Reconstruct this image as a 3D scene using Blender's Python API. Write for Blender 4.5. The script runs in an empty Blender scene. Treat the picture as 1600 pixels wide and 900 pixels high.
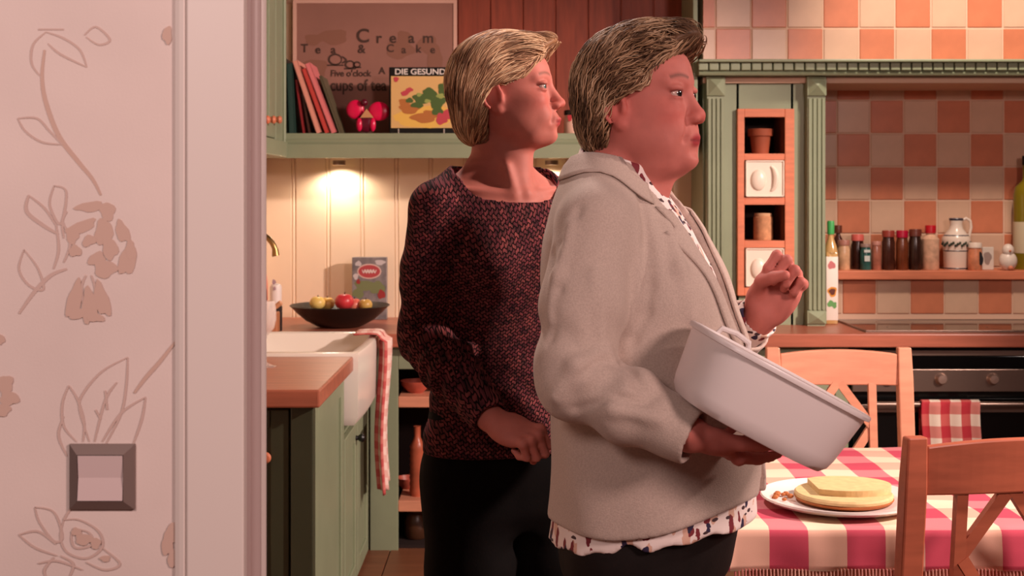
import bpy, bmesh, math, random
import numpy as np
from mathutils import Vector, Matrix
random.seed(7); rng = np.random.default_rng(7)
sc = bpy.context.scene
C = sc.collection

# ---------------- camera ----------------
FPX, HC, YH = 1976.0, 1.45, 310.0          # focal length in px (1600 wide), eye height, horizon row
cam_d = bpy.data.cameras.new('camera'); cam = bpy.data.objects.new('camera', cam_d); C.objects.link(cam)
cam.location = (0, 0, HC); cam.rotation_euler = (math.pi/2, 0, 0)
cam_d.sensor_width = 36; cam_d.lens = 36*FPX/1600; cam_d.shift_y = -(450-YH)/1600
cam_d.clip_start = .05; cam_d.clip_end = 60
cam_d.dof.use_dof = True; cam_d.dof.focus_distance = 2.45; cam_d.dof.aperture_fstop = 9
sc.camera = cam

def lin(c):
    return tuple(((v/255)/12.92 if v/255 <= .04045 else ((v/255+.055)/1.055)**2.4) for v in c)

# ---------------- world, lights, exposure ----------------
w = bpy.data.worlds.new('world'); sc.world = w; w.use_nodes = True
bg = w.node_tree.nodes['Background']; bg.inputs[0].default_value = (1, .66, .60, 1); bg.inputs[1].default_value = .05
sc.view_settings.view_transform = 'Standard'; sc.view_settings.look = 'None'
sc.view_settings.exposure = 0.0; sc.view_settings.gamma = 1.0; sc.view_settings.use_curve_mapping = False

def aim(o, target):
    o.rotation_euler = (Vector(target)-o.location).to_track_quat('-Z', 'Y').to_euler()
def light(name, kind, loc, target, energy, col, size=.3, spot=60, blend=.4):
    d = bpy.data.lights.new(name, kind); d.energy = energy; d.color = col
    if kind == 'AREA': d.shape = 'DISK'; d.size = size
    else: d.shadow_soft_size = size
    if kind == 'SPOT': d.spot_size = math.radians(spot); d.spot_blend = blend
    o = bpy.data.objects.new(name, d); C.objects.link(o); o.location = loc; aim(o, target); return o
KEYC = (1, .77, .68)
light('studio_key_lamp', 'SPOT', (3.5, 2.35, 2.9), (0.0, 4.2, .75), 1050, KEYC, .10, 62, .5)
light('studio_back_lamp', 'SPOT', (-.35, 3.9, 3.3), (.25, 2.45, 1.25), 200, (1, .80, .72), .15, 60, .6)
light('near_wall_fill', 'AREA', (-.95, -.25, 2.35), (-.65, 1.6, 1.25), 21.5, (1, .78, .73), .6)  # added soft fill for the wallpapered wall, source unseen
light('studio_front_lamp', 'AREA', (1.95, -.35, 2.5), (.3, 2.4, 1.15), 66, (1, .72, .66), .55)
light('studio_top_lamp', 'SPOT', (1.9, 4.3, 3.2), (1.95, 5.5, 2.15), 180, (1, .82, .68), .12, 60, .7)

# ---------------- helpers ----------------
def P(px, py, Y): return Vector(((px-800)/FPX*Y, Y, HC-(py-YH)/FPX*Y))
def PX(px, Y): return (px-800)/FPX*Y
def PZ(py, Y): return HC-(py-YH)/FPX*Y

def N(nt, typ, **kw):
    n = nt.nodes.new(typ)
    for k, v in kw.items(): setattr(n, k, v)
    return n
def M(name, col, rough=.5, metal=0, var=0, scale=14, stretch=(1, 1, 1), bump=0, bscale=None, spec=.5, trans=0, sss=0, ior=1.45, detail=4, col2=None, coat=0, sheen=0):
    m = bpy.data.materials.new(name); m.use_nodes = True; nt = m.node_tree; b = nt.nodes['Principled BSDF']
    c = lin(col); b.inputs['Base Color'].default_value = (*c, 1)
    b.inputs['Roughness'].default_value = rough; b.inputs['Metallic'].default_value = metal
    b.inputs['Specular IOR Level'].default_value = spec; b.inputs['Transmission Weight'].default_value = trans; b.inputs['IOR'].default_value = ior
    b.inputs['Coat Weight'].default_value = coat; b.inputs['Sheen Weight'].default_value = sheen
    if sss:
        b.inputs['Subsurface Weight'].default_value = sss; b.inputs['Subsurface Radius'].default_value = (.012, .004, .002); b.inputs['Subsurface Scale'].default_value = 1
    if var or col2 or bump:
        tc = N(nt, 'ShaderNodeTexCoord'); mp = N(nt, 'ShaderNodeMapping'); mp.inputs['Scale'].default_value = stretch
        nt.links.new(tc.outputs['Object'], mp.inputs[0])
        no = N(nt, 'ShaderNodeTexNoise'); no.inputs['Scale'].default_value = scale; no.inputs['Detail'].default_value = detail
        nt.links.new(mp.outputs[0], no.inputs['Vector'])
        if var or col2:
            r = N(nt, 'ShaderNodeValToRGB'); r.color_ramp.elements[0].position = .3; r.color_ramp.elements[1].position = .7
            a = tuple(v*(1-var) for v in c); d = lin(col2) if col2 else tuple(min(1, v*(1+var)) for v in c)
            r.color_ramp.elements[0].color = (*a, 1); r.color_ramp.elements[1].color = (*d, 1)
            nt.links.new(no.outputs[0], r.inputs[0]); nt.links.new(r.outputs[0], b.inputs['Base Color'])
        if bump:
            n2 = no
            if bscale:
                n2 = N(nt, 'ShaderNodeTexNoise'); n2.inputs['Scale'].default_value = bscale; nt.links.new(mp.outputs[0], n2.inputs['Vector'])
            bp = N(nt, 'ShaderNodeBump'); bp.inputs['Strength'].default_value = bump; bp.inputs['Distance'].default_value = .003
            nt.links.new(n2.outputs[0], bp.inputs['Height']); nt.links.new(bp.outputs[0], b.inputs['Normal'])
    return m

class MB:
    def __init__(s): s.v = []; s.f = []
    def add(s, vs, fs):
        o = len(s.v); s.v += [tuple(v) for v in vs]; s.f += [tuple(i+o for i in f) for f in fs]; return s
    def bm(s, b):
        b.verts.index_update(); s.add([v.co for v in b.verts], [[v.index for v in f.verts] for f in b.faces]); b.free(); return s
    def box(s, x0, x1, y0, y1, z0, z1, bev=0, seg=2, mat=None):
        b = bmesh.new(); bmesh.ops.create_cube(b, size=1)
        for v in b.verts:
            v.co = Vector(((x0+x1)/2+v.co.x*(x1-x0), (y0+y1)/2+v.co.y*(y1-y0), (z0+z1)/2+v.co.z*(z1-z0)))
        if bev: bmesh.ops.bevel(b, geom=b.edges[:], offset=bev, segments=seg, affect='EDGES', profile=.5)
        if mat is not None: b.transform(mat)
        return s.bm(b)
    def lathe(s, prof, c=(0, 0, 0), seg=32, mat=None, squash=1, y=1):
        vs = []; n = len(prof)
        for k in range(seg):
            a = 2*math.pi*k/seg
            for r, z in prof: vs.append(Vector((r*math.cos(a)*squash, r*math.sin(a)*y, z)))
        fs = [(k*n+i, ((k+1) % seg)*n+i, ((k+1) % seg)*n+i+1, k*n+i+1) for k in range(seg) for i in range(n-1)]
        if mat is not None: vs = [mat @ v for v in vs]
        c = Vector(c)
        return s.add([v+c for v in vs], fs)
    def tube(s, path, r, seg=10, cap=True, flat=1, up=None):
        path = [Vector(p) for p in path]; n = len(path)
        rs = r if hasattr(r, '__len__') else [r]*n
        vs = []; fs = []; u = None
        for i, p in enumerate(path):
            t = (path[min(i+1, n-1)]-path[max(i-1, 0)]).normalized()
            if u is None:
                u = Vector(up) if up else (Vector((0, 0, 1)) if abs(t.z) < .9 else Vector((1, 0, 0)))
            u = (u-t*u.dot(t)).normalized(); w_ = t.cross(u)
            for k in range(seg):
                a = 2*math.pi*k/seg; vs.append(p+(u*math.cos(a)*flat+w_*math.sin(a))*rs[i])
        for i in range(n-1):
            for k in range(seg): fs.append((i*seg+k, i*seg+(k+1) % seg, (i+1)*seg+(k+1) % seg, (i+1)*seg+k))
        if cap: fs.append(tuple(range(seg))[::-1]); fs.append(tuple((n-1)*seg+k for k in range(seg)))
        return s.add(vs, fs)
    def prism(s, poly, axis, a, b):
        """poly 2-D outline extruded along axis from a to b (axis 'x': poly=(y,z); 'y': (x,z); 'z': (x,y))"""
        def mk(p, t): return {'x': (t, p[0], p[1]), 'y': (p[0], t, p[1]), 'z': (p[0], p[1], t)}[axis]
        n = len(poly); vs = [mk(p, a) for p in poly]+[mk(p, b) for p in poly]
        fs = [tuple(range(n)), tuple(range(2*n-1, n-1, -1))]+[(i, i+n, (i+1) % n+n, (i+1) % n) for i in range(n)]
        return s.add(vs, fs)
    def sphere(s, c, r, u=16, v=10, mat=None):
        b = bmesh.new(); bmesh.ops.create_uvsphere(b, u_segments=u, v_segments=v, radius=1)
        rr = r if hasattr(r, '__len__') else (r, r, r)
        for q in b.verts: q.co = Vector((q.co.x*rr[0], q.co.y*rr[1], q.co.z*rr[2]))
        if mat is not None: b.transform(mat)
        bmesh.ops.translate(b, verts=b.verts[:], vec=Vector(c))
        return s.bm(b)

def wloc(o):
    v = Vector((0, 0, 0))
    while o: v += o.location; o = o.parent
    return v
def link(name, me, mat, parent=None, loc=None):
    o = bpy.data.objects.new(name, me); C.objects.link(o)
    if mat is not None and len(me.materials) == 0: me.materials.append(mat)
    if parent: o.parent = parent
    if loc is not None: o.location = loc
    return o
def build(name, mb, mat, parent=None, loc=None, smooth=False, local=False):
    """one mesh object; mb holds world coordinates unless local"""
    off = Vector((0, 0, 0)) if local else (wloc(parent) if parent else Vector(loc or (0, 0, 0)))
    me = bpy.data.meshes.new(name); me.from_pydata([tuple(Vector(v)-off) for v in mb.v], [], mb.f)
    b = bmesh.new(); b.from_mesh(me); bmesh.ops.recalc_face_normals(b, faces=b.faces[:]); b.to_mesh(me); b.free()
    if smooth:
        me.polygons.foreach_set('use_smooth', [True]*len(me.polygons))
        me.set_sharp_from_angle(angle=math.radians(42))
    me.update()
    return link(name, me, mat, parent, loc if not parent else None)
def tag(o, label, cat, group=None, kind=None):
    if label: o['label'] = label
    if cat: o['category'] = cat
    if group: o['group'] = group
    if kind: o['kind'] = kind
    return o
def thing(name, label, cat, loc=(0, 0, 0), group=None):
    o = bpy.data.objects.new(name, None); C.objects.link(o); o.location = loc; o.empty_display_size = .05
    return tag(o, label, cat, group)
def struct(name, mb, mat, label=None, parent=None):
    o = build(name, mb, mat, parent)
    o['kind'] = 'structure'
    if label: o['label'] = label
    return o
def copy_tree(o, parent=None):
    c = o.copy(); C.objects.link(c); c.parent = parent
    for ch in list(o.children): copy_tree(ch, c)
    return c
def text_mesh(s, size, extrude=.0006):
    cu = bpy.data.curves.new('lettering', 'FONT'); cu.body = s; cu.size = size; cu.extrude = extrude; cu.align_x = 'CENTER'; cu.align_y = 'CENTER'; cu.offset = size*.018
    o = bpy.data.objects.new('tmp', cu); C.objects.link(o)
    dg = bpy.context.evaluated_depsgraph_get(); me = bpy.data.meshes.new_from_object(o.evaluated_get(dg))
    bpy.data.objects.remove(o); return me
def text(name, s, size, loc, mat, parent, sx=1.0, shear=0):
    me = text_mesh(s, size); m = Matrix(((sx, 0, 0, 0), (0, 0, -1, 0), (0, 1, 0, 0), (0, 0, 0, 1)))
    me.transform(m); me.materials.clear()
    o = link(name, me, mat, parent); o.location = Vector(loc)-wloc(parent); return o
def ribbon(mb, pts, wd, y, sub=6, n=None):
    """flat stroke on a plane of constant Y, pts = (x,z), Catmull-Rom smoothed"""
    pts = [Vector(p) for p in pts]
    if len(pts) > 2:
        q = [pts[0]]+pts+[pts[-1]]; out = []
        for i in range(1, len(q)-2):
            for t in np.linspace(0, 1, sub, endpoint=False):
                a, b, c, d = q[i-1:i+3]
                out.append(.5*((2*b)+(c-a)*t+(2*a-5*b+4*c-d)*t*t+(3*b-a-3*c+d)*t**3))
        pts = out+[pts[-1]]
    vs = []; m = len(pts)
    for i, p in enumerate(pts):
        t = (pts[min(i+1, m-1)]-pts[max(i-1, 0)]); t = t.normalized() if t.length > 1e-9 else Vector((1, 0))
        nn = Vector((-t.y, t.x)); ww = wd*(.45+.55*math.sin(math.pi*(i+.5)/m))/2
        vs += [(p.x+nn.x*ww, y, p.y+nn.y*ww), (p.x-nn.x*ww, y, p.y-nn.y*ww)]
    mb.add(vs, [(2*i, 2*i+1, 2*i+3, 2*i+2) for i in range(m-1)])
def blob(mb, c, rx, rz, y, rot=0, wob=.12, n=18, seed=0):
    r = random.Random(seed); ph = r.random()*6; vs = []
    for k in range(n):
        a = 2*math.pi*k/n; q = 1+wob*math.sin(3*a+ph)+wob*.6*math.sin(5*a+2*ph)
        x, z = rx*q*math.cos(a), rz*q*math.sin(a)
        vs.append((c[0]+x*math.cos(rot)-z*math.sin(rot), y, c[1]+x*math.sin(rot)+z*math.cos(rot)))
    mb.add(vs, [tuple(range(n))])
# ---------------- materials ----------------
m_paper = M('wallpaper', (226, 205, 198), .75, var=.05, scale=5, bump=.05, bscale=300)
m_print = M('wallpaper_ink', (206, 172, 158), .8)
m_print2 = M('wallpaper_ink_fine', (206, 176, 166), .8)
m_casing = M('casing_paint', (226, 210, 203), .45)
m_casing2 = M('casing_edge', (196, 172, 168), .45)
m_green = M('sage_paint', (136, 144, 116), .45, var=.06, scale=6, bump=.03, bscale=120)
m_green_shade = M('sage_paint_shaded', (58, 60, 42), .5, var=.06, scale=6)  # sage green with the shade of unlit faces put into the colour
m_cream = M('cream_beadboard', (230, 206, 178), .45, var=.03, scale=4)
m_orange = M('orange_tile', (198, 120, 88), .28, var=.12, scale=9, bump=.03)
m_beige = M('beige_tile', (206, 168, 142), .28, var=.07, scale=9, bump=.03)
m_grout = M('grout', (214, 180, 156), .9)
m_terra = M('salmon_wood', (206, 120, 86), .5, var=.12, scale=7, stretch=(1, 8, 8))
m_pine = M('pine_wood', (214, 144, 114), .42, var=.10, scale=6, stretch=(1.5, 9, 9))
m_pine_shade = M('pine_wood_shaded', (166, 88, 64), .42, var=.12, scale=6, stretch=(1.5, 9, 9))  # chair wood with the near chair's shade put into the colour
m_top = M('worktop_wood', (172, 100, 78), .32, var=.14, scale=5, stretch=(1, 9, 9))
m_redwood = M('red_panel_wood', (140, 62, 40), .5, var=.2, scale=6, stretch=(9, 9, 1))
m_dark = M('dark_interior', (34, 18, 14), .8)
m_black = M('black_enamel', (10, 9, 9), .2)
m_glassblk = M('black_glass', (8, 7, 7), .06)
m_steel = M('brushed_steel', (150, 128, 116), .32, metal=.85, var=.05, scale=40, stretch=(1, 30, 30))
m_white = M('white_ceramic', (236, 226, 214), .22)
m_floor = M('floor_wood', (120, 74, 50), .45, var=.15, scale=3, stretch=(1, 8, 1))

# ---------------- room ----------------
Y_B = 5.85                                    # back wall plane
fl = struct('floor', MB().box(-3.2, 4.6, -.5, 6.1, -.06, 0), M('floor_joint', (60, 36, 26), .8), 'brown wooden floor')
pl_me = None
for i in range(26):
    x = -3.2+i*.3
    if pl_me is None:
        pl_me = build('plank', MB().box(-.148, .148, -.5, 6.1, -.004, .006, .002, 1), m_floor, fl, local=True); pl_me.location = (x+.15, 0, 0)
    else:
        q = pl_me.copy(); C.objects.link(q); q.location = (x+.15, 0, 0)
wall_back = struct('wall_back', MB().box(-1.3, 3.4, Y_B+.02, Y_B+.14, 0, 2.9), m_grout, 'back wall, cream boards left and checkered tiles right')
wall_side = struct('wall_left', MB().box(-1.32, -1.2, 1.9, Y_B+.02, 0, 2.9), m_cream, 'cream kitchen side wall beyond the doorway')
# bead boards on the back wall
PW = .159; x0 = PX(458, Y_B)
def board_profile(w):
    g = .004; pts = [(0, 0), (0, -.008), (g, -.012)]
    bx = w-.020
    pts += [(bx, -.012), (bx+.003, -.007), (bx+.006, -.011), (bx+.010, -.012), (bx+.014, -.011), (bx+.017, -.007), (w-.001, -.008), (w-.001, 0)]
    return pts
bme = MB().prism(board_profile(PW), 'z', 0, 1.75)
first = None
for k in range(-5, 13):
    if first is None:
        first = build('board', bme, m_cream, wall_back, local=True); q = first
    else:
        q = first.copy(); C.objects.link(q)
    q.location = (x0+.010+k*PW, Y_B+.02, .60)
# ---- chimney tiles
TP = .155; TS = .149
def tile_obj(mat):
    return build('tile', MB().box(-TS/2, TS/2, -.006, .02, -TS/2, TS/2, .003, 1), mat, wall_back, local=True)
t_or, t_be = tile_obj(m_orange), tile_obj(m_beige)
used = {0: False, 1: False}
def tile(parent, X, Y, Z, par, sx=1, sz=1):
    src = t_or if par else t_be
    if not used[par]: used[par] = True; q = src
    else: q = src.copy(); C.objects.link(q)
    q.parent = parent; q.location = (X, Y, Z); q.scale = (sx, 1, sz); return q
XC0, ZR0 = PX(1309, Y_B), PZ(313, Y_B)
for c in range(-1, 8):
    for r in range(-3, 5):
        if c == -1:
            tile(wall_back, XC0-.055/2-.003, Y_B+.022, ZR0+(r+.5)*TP, 1 if (c+r) % 2 else 0, .37)
        else: tile(wall_back, XC0+(c+.5)*TP, Y_B+.022, ZR0+(r+.5)*TP, 1 if (c+r) % 2 else 0)
# lower tiled ledge under the spice shelf
YL = 5.70
ledge = struct('trim_1', MB().box(PX(1300, YL), 2.9, YL+.012, Y_B+.02, .89, PZ(436, YL)), m_grout, 'low tiled ledge behind the hob')
XL0 = PX(1317, YL); zl = PZ(464, YL)
for c in range(0, 8): tile(ledge, XL0+(c+.5)*.1535, YL+.014, zl, 1 if c % 2 == 0 else 0, 1, 1.02)
tile(ledge, XL0-.022, YL+.014, zl, 0, .24, 1.02)

# hood above the mantel
YHd = 5.47
hood = struct('trim_2', MB().box(PX(1099, YHd), 2.9, YHd+.008, Y_B+.02, 1.95, 2.75), m_grout, 'tiled hood above the green mantel')
XH0 = PX(1118, YHd); ZH0 = PZ(100, YHd)
for r in range(0, 4):
    for c in range(0, 12): tile(hood, XH0+(c+.5)*.1556, YHd+.010, ZH0+(r+.5)*.1556, 1 if (c+r) % 2 == 0 else 0, 1.005, 1.005)
    tile(hood, XH0-.028, YHd+.010, ZH0+(r+.5)*.1556, 0 if r % 2 == 0 else 1, .34, 1.005)

# ---------------- near wall with doorway casing ----------------
YN = 1.57
nw = struct('wall_near', MB().box(-1.7, PX(290, YN), YN, YN+.09, 0, 2.7), m_paper, 'pink floral wallpapered wall beside the doorway')
cas = struct('trim_3', MB().box(PX(294, YN), PX(381, YN-.009), YN-.009, YN+.01, 0, 2.7, .002), m_casing, 'pale painted doorway casing')
build('moulding', MB().prism([(PX(273, YN), YN), (PX(275, YN), YN-.004), (PX(282, YN), YN-.006), (PX(289, YN), YN-.007), (PX(293.5, YN), YN-.004), (PX(293.5, YN), YN)], 'z', 0, 2.7), m_casing, cas)
xe = PX(385, YN)
build('jamb', MB().box(PX(293, YN), xe-.002, YN+.01, YN+.09, 0, 2.7, .002).tube([(xe, YN+.045, 0), (xe, YN+.045, 2.7)], .0095, 14), m_casing2, cas, smooth=True)
build('edge_bead', MB().tube([(xe+.001, YN+.082, 0), (xe+.001, YN+.082, 2.7)], .008, 12), m_casing, cas, smooth=True)
# printed flowers on the paper, traced as flat ink
yp = YN-.0006
def W(p): return (PX(p[0], YN), PZ(p[1], YN))
S = YN/FPX
ink = MB(); fine = MB()
ns_ = [0]
def st(pts, wd, mb=fine):
    ns_[0] += 1; ribbon(mb, [W(p) for p in pts], wd*S*1.25, yp-.00002*ns_[0])
nb = [0]
def bl(x, y, rx, ry, rot=0, seed=0, wob=.14):
    nb[0] += 1; blob(ink, W((x, y)), rx*S, ry*S, yp-.0002-.00004*nb[0], rot, wob, seed=seed)
# long stem with buds
st([(70, 78), (66, 120), (72, 160), (92, 212), (122, 252), (145, 280), (158, 305)], 6, ink)
st([(72, 50), (52, 70), (50, 100), (66, 122)], 3); st([(72, 50), (100, 60), (125, 78), (136, 105)], 3); st([(75, 68), (95, 85), (136, 105)], 3)
st([(132, 55), (150, 42), (172, 62), (155, 70), (135, 58)], 3); st([(60, 46), (100, 46)], 2.5)
st([(28, 185), (58, 185), (78, 205), (98, 226)], 3); st([(28, 185), (40, 205), (66, 222), (98, 226)], 3)
# big blossom
for i, (x, y, rx, ry, ro) in enumerate([(140, 323, 22, 8, .1), (168, 330, 12, 15, .3), (128, 354, 24, 9, .35), (113, 368, 10, 13, .2), (162, 362, 14, 20, -.2),
        (192, 362, 10, 18, .4), (152, 405, 14, 11, .3), (172, 388, 12, 18, .2), (165, 420, 18, 14, .1), (200, 405, 13, 26, -.25), (140, 376, 12, 8, .5),
        (118, 392, 10, 9, 0), (205, 392, 8, 14, .2)]): bl(x, y, rx, ry, ro, i)
for i, (x, y, rx, ry, ro) in enumerate([(117, 468, 11, 30, -.25), (140, 478, 12, 28, 0), (160, 468, 11, 28, .3), (120, 490, 16, 8, .2), (150, 496, 14, 7, -.1)]): bl(x, y, rx, ry, ro, 40+i)
for p in [[(85, 290), (78, 320), (95, 350), (104, 300), (85, 290)], [(45, 305), (42, 330), (68, 352), (92, 366)], [(45, 305), (70, 325), (88, 352)],
          [(38, 390), (30, 420), (45, 445), (68, 452), (60, 420), (38, 390)], [(30, 490), (55, 455), (80, 430), (105, 420)], [(88, 350), (92, 390), (84, 420)],
          [(98, 345), (110, 380), (100, 410)], [(105, 330), (98, 345), (100, 372)], [(135, 430), (128, 450), (133, 492)], [(143, 430), (150, 455), (147, 494)]]: st(p, 3.2 if len(p) != 4 else 5)
# leaves above the switch
for p in [[(200, 558), (160, 580), (130, 615), (125, 640), (140, 690)], [(200, 558), (198, 600), (190, 645), (165, 695)], [(183, 597), (165, 625), (148, 690)],
          [(108, 602), (98, 630), (100, 665), (120, 690)], [(108, 602), (122, 625), (132, 660), (130, 690)], [(228, 620), (190, 645), (160, 690)], [(228, 620), (222, 655), (208, 695)],
          [(100, 650), (92, 680), (105, 712)], [(150, 640), (158, 655)], [(165, 610), (168, 640)]]: st(p, 3)
st([(275, 533), (250, 565), (228, 590), (210, 614)], 5, ink)
# blossoms at the borders
for i, (x, y, rx, ry) in enumerate([(8, 600, 14, 14), (15, 622, 15, 12), (5, 640, 12, 10), (2, 530, 6, 8), (272, 830, 10, 16), (262, 850, 9, 18), (272, 872, 10, 14), (262, 55, 7, 14)]): bl(x, y, rx, ry, 0, 70+i)
# sketch flower below the switch
for p in [[(55, 792), (62, 815), (85, 845), (98, 838), (85, 800), (55, 792)], [(30, 835), (60, 830), (88, 850)], [(30, 835), (55, 855), (90, 868)], [(100, 812), (125, 812), (155, 830), (160, 855), (135, 872), (105, 862), (95, 838), (100, 812)],
          [(115, 825), (140, 832), (145, 850), (120, 856), (112, 842), (115, 825)], [(160, 855), (188, 880), (165, 890), (135, 878)], [(85, 870), (70, 890), (75, 905)], [(95, 868), (115, 880), (110, 900)], [(100, 812), (110, 795)], [(60, 880), (90, 876), (130, 890)]]: st(p, 3)
for i, (x, y, rx, ry) in enumerate([(132, 842, 14, 9), (150, 848, 8, 9), (120, 830, 8, 6), (165, 872, 8, 5)]): bl(x, y, rx, ry, 0, 90+i)
# paper repeats out of frame to the left
build('printed_blossom', ink, m_print, nw); build('printed_outline', fine, m_print2, nw)

# light switch
m_sw = M('switch_frame_metal', (128, 108, 102), .4, metal=.25); m_rock = M('switch_rocker', (214, 190, 188), .35)
sx, sz = PX(161, YN), PZ(744, YN); h1, h2 = 51*S, 36*S
sw = thing('light_switch', 'square light switch with grey frame on the floral wallpaper', 'light switch', (sx, YN, sz-h1))
fr = MB(); o_ = [(-h1, -h1), (h1, -h1), (h1, h1), (-h1, h1)]; i_ = [(-h2, -h2), (h2, -h2), (h2, h2), (-h2, h2)]
vs = [(sx+a, YN, sz+b) for a, b in o_]+[(sx+a, YN-.004, sz+b) for a, b in o_]+[(sx+a, YN-.012, sz+b) for a, b in i_]+[(sx+a, YN-.002, sz+b) for a, b in i_]
fr.add(vs, [(k*4+i, k*4+(i+1) % 4, k*4+4+(i+1) % 4, k*4+4+i) for k in range(3) for i in range(4)])
build('frame', fr, m_sw, sw)
build('rocker', MB().prism([(YN, sz-h2+.001), (YN-.013, sz-h2+.001), (YN-.009, sz), (YN-.012, sz+h2-.001), (YN, sz+h2-.001)], 'x', sx-h2+.001, sx+h2-.001), m_rock, sw)
# ---------------- mantel, pilasters, niche unit ----------------
mt = thing('mantel_shelf', 'sage green mantel moulding with dentil blocks under the hood tiles', 'mantel', (1.9, 5.44, 1.96))
ZM = PZ(118, 5.42); XM = PX(1090, 5.40)
build('ledge', MB().box(XM, 2.9, 5.36, Y_B+.01, ZM+.052, ZM+.064, .004), m_green, mt)
build('moulding', MB().prism([(5.47, ZM), (5.40, ZM), (5.395, ZM+.008), (5.405, ZM+.018), (5.405, ZM+.052), (5.47, ZM+.052)], 'x', XM+.006, 2.9), m_green, mt)
build('soffit', MB().box(XM+.02, 2.9, 5.46, Y_B+.01, ZM-.002, ZM+.02), m_green_shade, mt)
d0 = build('dentil', MB().box(-.0200, .0200, -.014, .012, 0, .033, .004, 2), m_green, mt, local=True)
k = 0; x = XM+.022
while x < 2.85:
    q = d0 if k == 0 else d0.copy()
    if k: C.objects.link(q)
    q.location = Vector((x, 5.397, ZM+.019))-wloc(mt); x += .0455; k += 1

un = thing('spice_unit', 'sage green pillar unit with fluted pilasters and salmon niche frame', 'cabinet', (1.1, 5.6, .9))
YU = 5.50
zt = PZ(170, YU-.02); nx0, nx1 = PX(1152, YU-.02), PX(1241, YU-.02); zb = PZ(462, YU-.02)
ix0, ix1 = PX(1163, YU-.02), PX(1226, YU-.02)
# carcass around the niche
build('carcass', MB().box(.83, nx0+.01, YU, Y_B, .9, ZM).box(nx1-.01, 1.36, YU, Y_B, .9, ZM).box(nx0, nx1, YU, Y_B, zt-.01, ZM).box(nx0, nx1, YU, Y_B, .9, zb+.01), m_green, un)
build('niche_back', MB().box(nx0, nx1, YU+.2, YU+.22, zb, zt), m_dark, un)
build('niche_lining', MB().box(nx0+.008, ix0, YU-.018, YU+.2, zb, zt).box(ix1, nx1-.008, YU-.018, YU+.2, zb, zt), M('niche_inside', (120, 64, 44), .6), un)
build('niche_frame', MB().box(nx0, ix0, YU-.025, YU+.004, zb, zt, .003).box(ix1, nx1, YU-.025, YU+.004, zb, zt, .003).box(ix0, ix1, YU-.024, YU+.004, PZ(183, YU-.02), zt, .002).box(ix0, ix1, YU-.024, YU+.004, zb, PZ(448, YU-.02), .002), m_terra, un)
bays = [(183, 240), (250, 308), (320, 376), (387, 448)]
for a, b in ((240, 250), (308, 320), (376, 387)):
    build('shelf', MB().box(ix0, ix1, YU-.022, YU+.2, PZ(b, YU-.02), PZ(a, YU-.02), .0015), m_terra, un)
def pilaster(px0, px1):
    a, b = PX(px0, 5.45), PX(px1, 5.45); c = (a+b)/2; hw = (b-a)/2; y0 = 5.455
    p = build('pilaster', MB().box(a, b, y0, YU+.002, .9, ZM), m_green, un)
    # fluted shaft: raised ribs
    z0, z1 = PZ(484, y0), PZ(154, y0)
    for k in range(4):
        xx = a+hw*2*(k+.5)/4
        build('rib', MB().prism([(xx-.0075, y0+.001), (xx-.0045, y0-.007), (xx+.0045, y0-.007), (xx+.0075, y0+.001)], 'z', z0, z1), m_green, p)
    for (lo, hi) in ((PZ(150, y0), PZ(120, y0)), (PZ(506, y0), PZ(486, y0))):
        zc = (lo+hi)/2
        bl_ = MB().box(a-.003, b+.003, y0-.010, y0+.002, lo, hi, .002, 1)
        bl_.add([(a+.002, y0-.010, lo+.002), (b-.002, y0-.010, lo+.002), (b-.002, y0-.010, hi-.002), (a+.002, y0-.010, hi-.002), (c, y0-.030, zc)], [(0, 1, 4), (1, 2, 4), (2, 3, 4), (3, 0, 4)])
        build('corner_block', bl_, m_green, p)
pilaster(1105, 1132); pilaster(1262, 1290)
# ceramic drawers
m_cer = M('cream_ceramic', (232, 214, 196), .3)
for i in (1, 3):
    a, b = bays[i]; z0, z1 = PZ(b, YU-.02)+.001, PZ(a, YU-.02)-.002; cx = (ix0+ix1)/2; yy = YU-.028
    d = build('drawer', MB().box(ix0+.003, ix1-.003, yy, YU+.17, z0, z1, .005), m_cer, un); d['label'] = 'cream ceramic drawer with raised egg relief'
    rm = .006
    build('rim', MB().box(ix0+.004, ix1-.004, yy-.006, yy+.002, z1-rm, z1, .002).box(ix0+.004, ix1-.004, yy-.006, yy+.002, z0, z0+rm, .002).box(ix0+.004, ix0+.004+rm, yy-.006, yy+.002, z0, z1, .002).box(ix1-.004-rm, ix1-.004, yy-.006, yy+.002, z0, z1, .002), m_cer, d)
    hh = z1-z0
    build('egg_relief', MB().sphere((cx-.028, yy, z0+hh*.46), (.034, .016, .046), 24, 14), m_cer, d, smooth=True)
    arc = [(cx+.018+.030*math.cos(t), yy-.003, z0+hh*.5+.055*math.sin(t)) for t in np.linspace(-1.3, 1.3, 12)]
    build('curved_relief', MB().tube(arc, [.004+.010*math.sin(math.pi*k/11) for k in range(12)], 8), m_cer, d, smooth=True)
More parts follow.
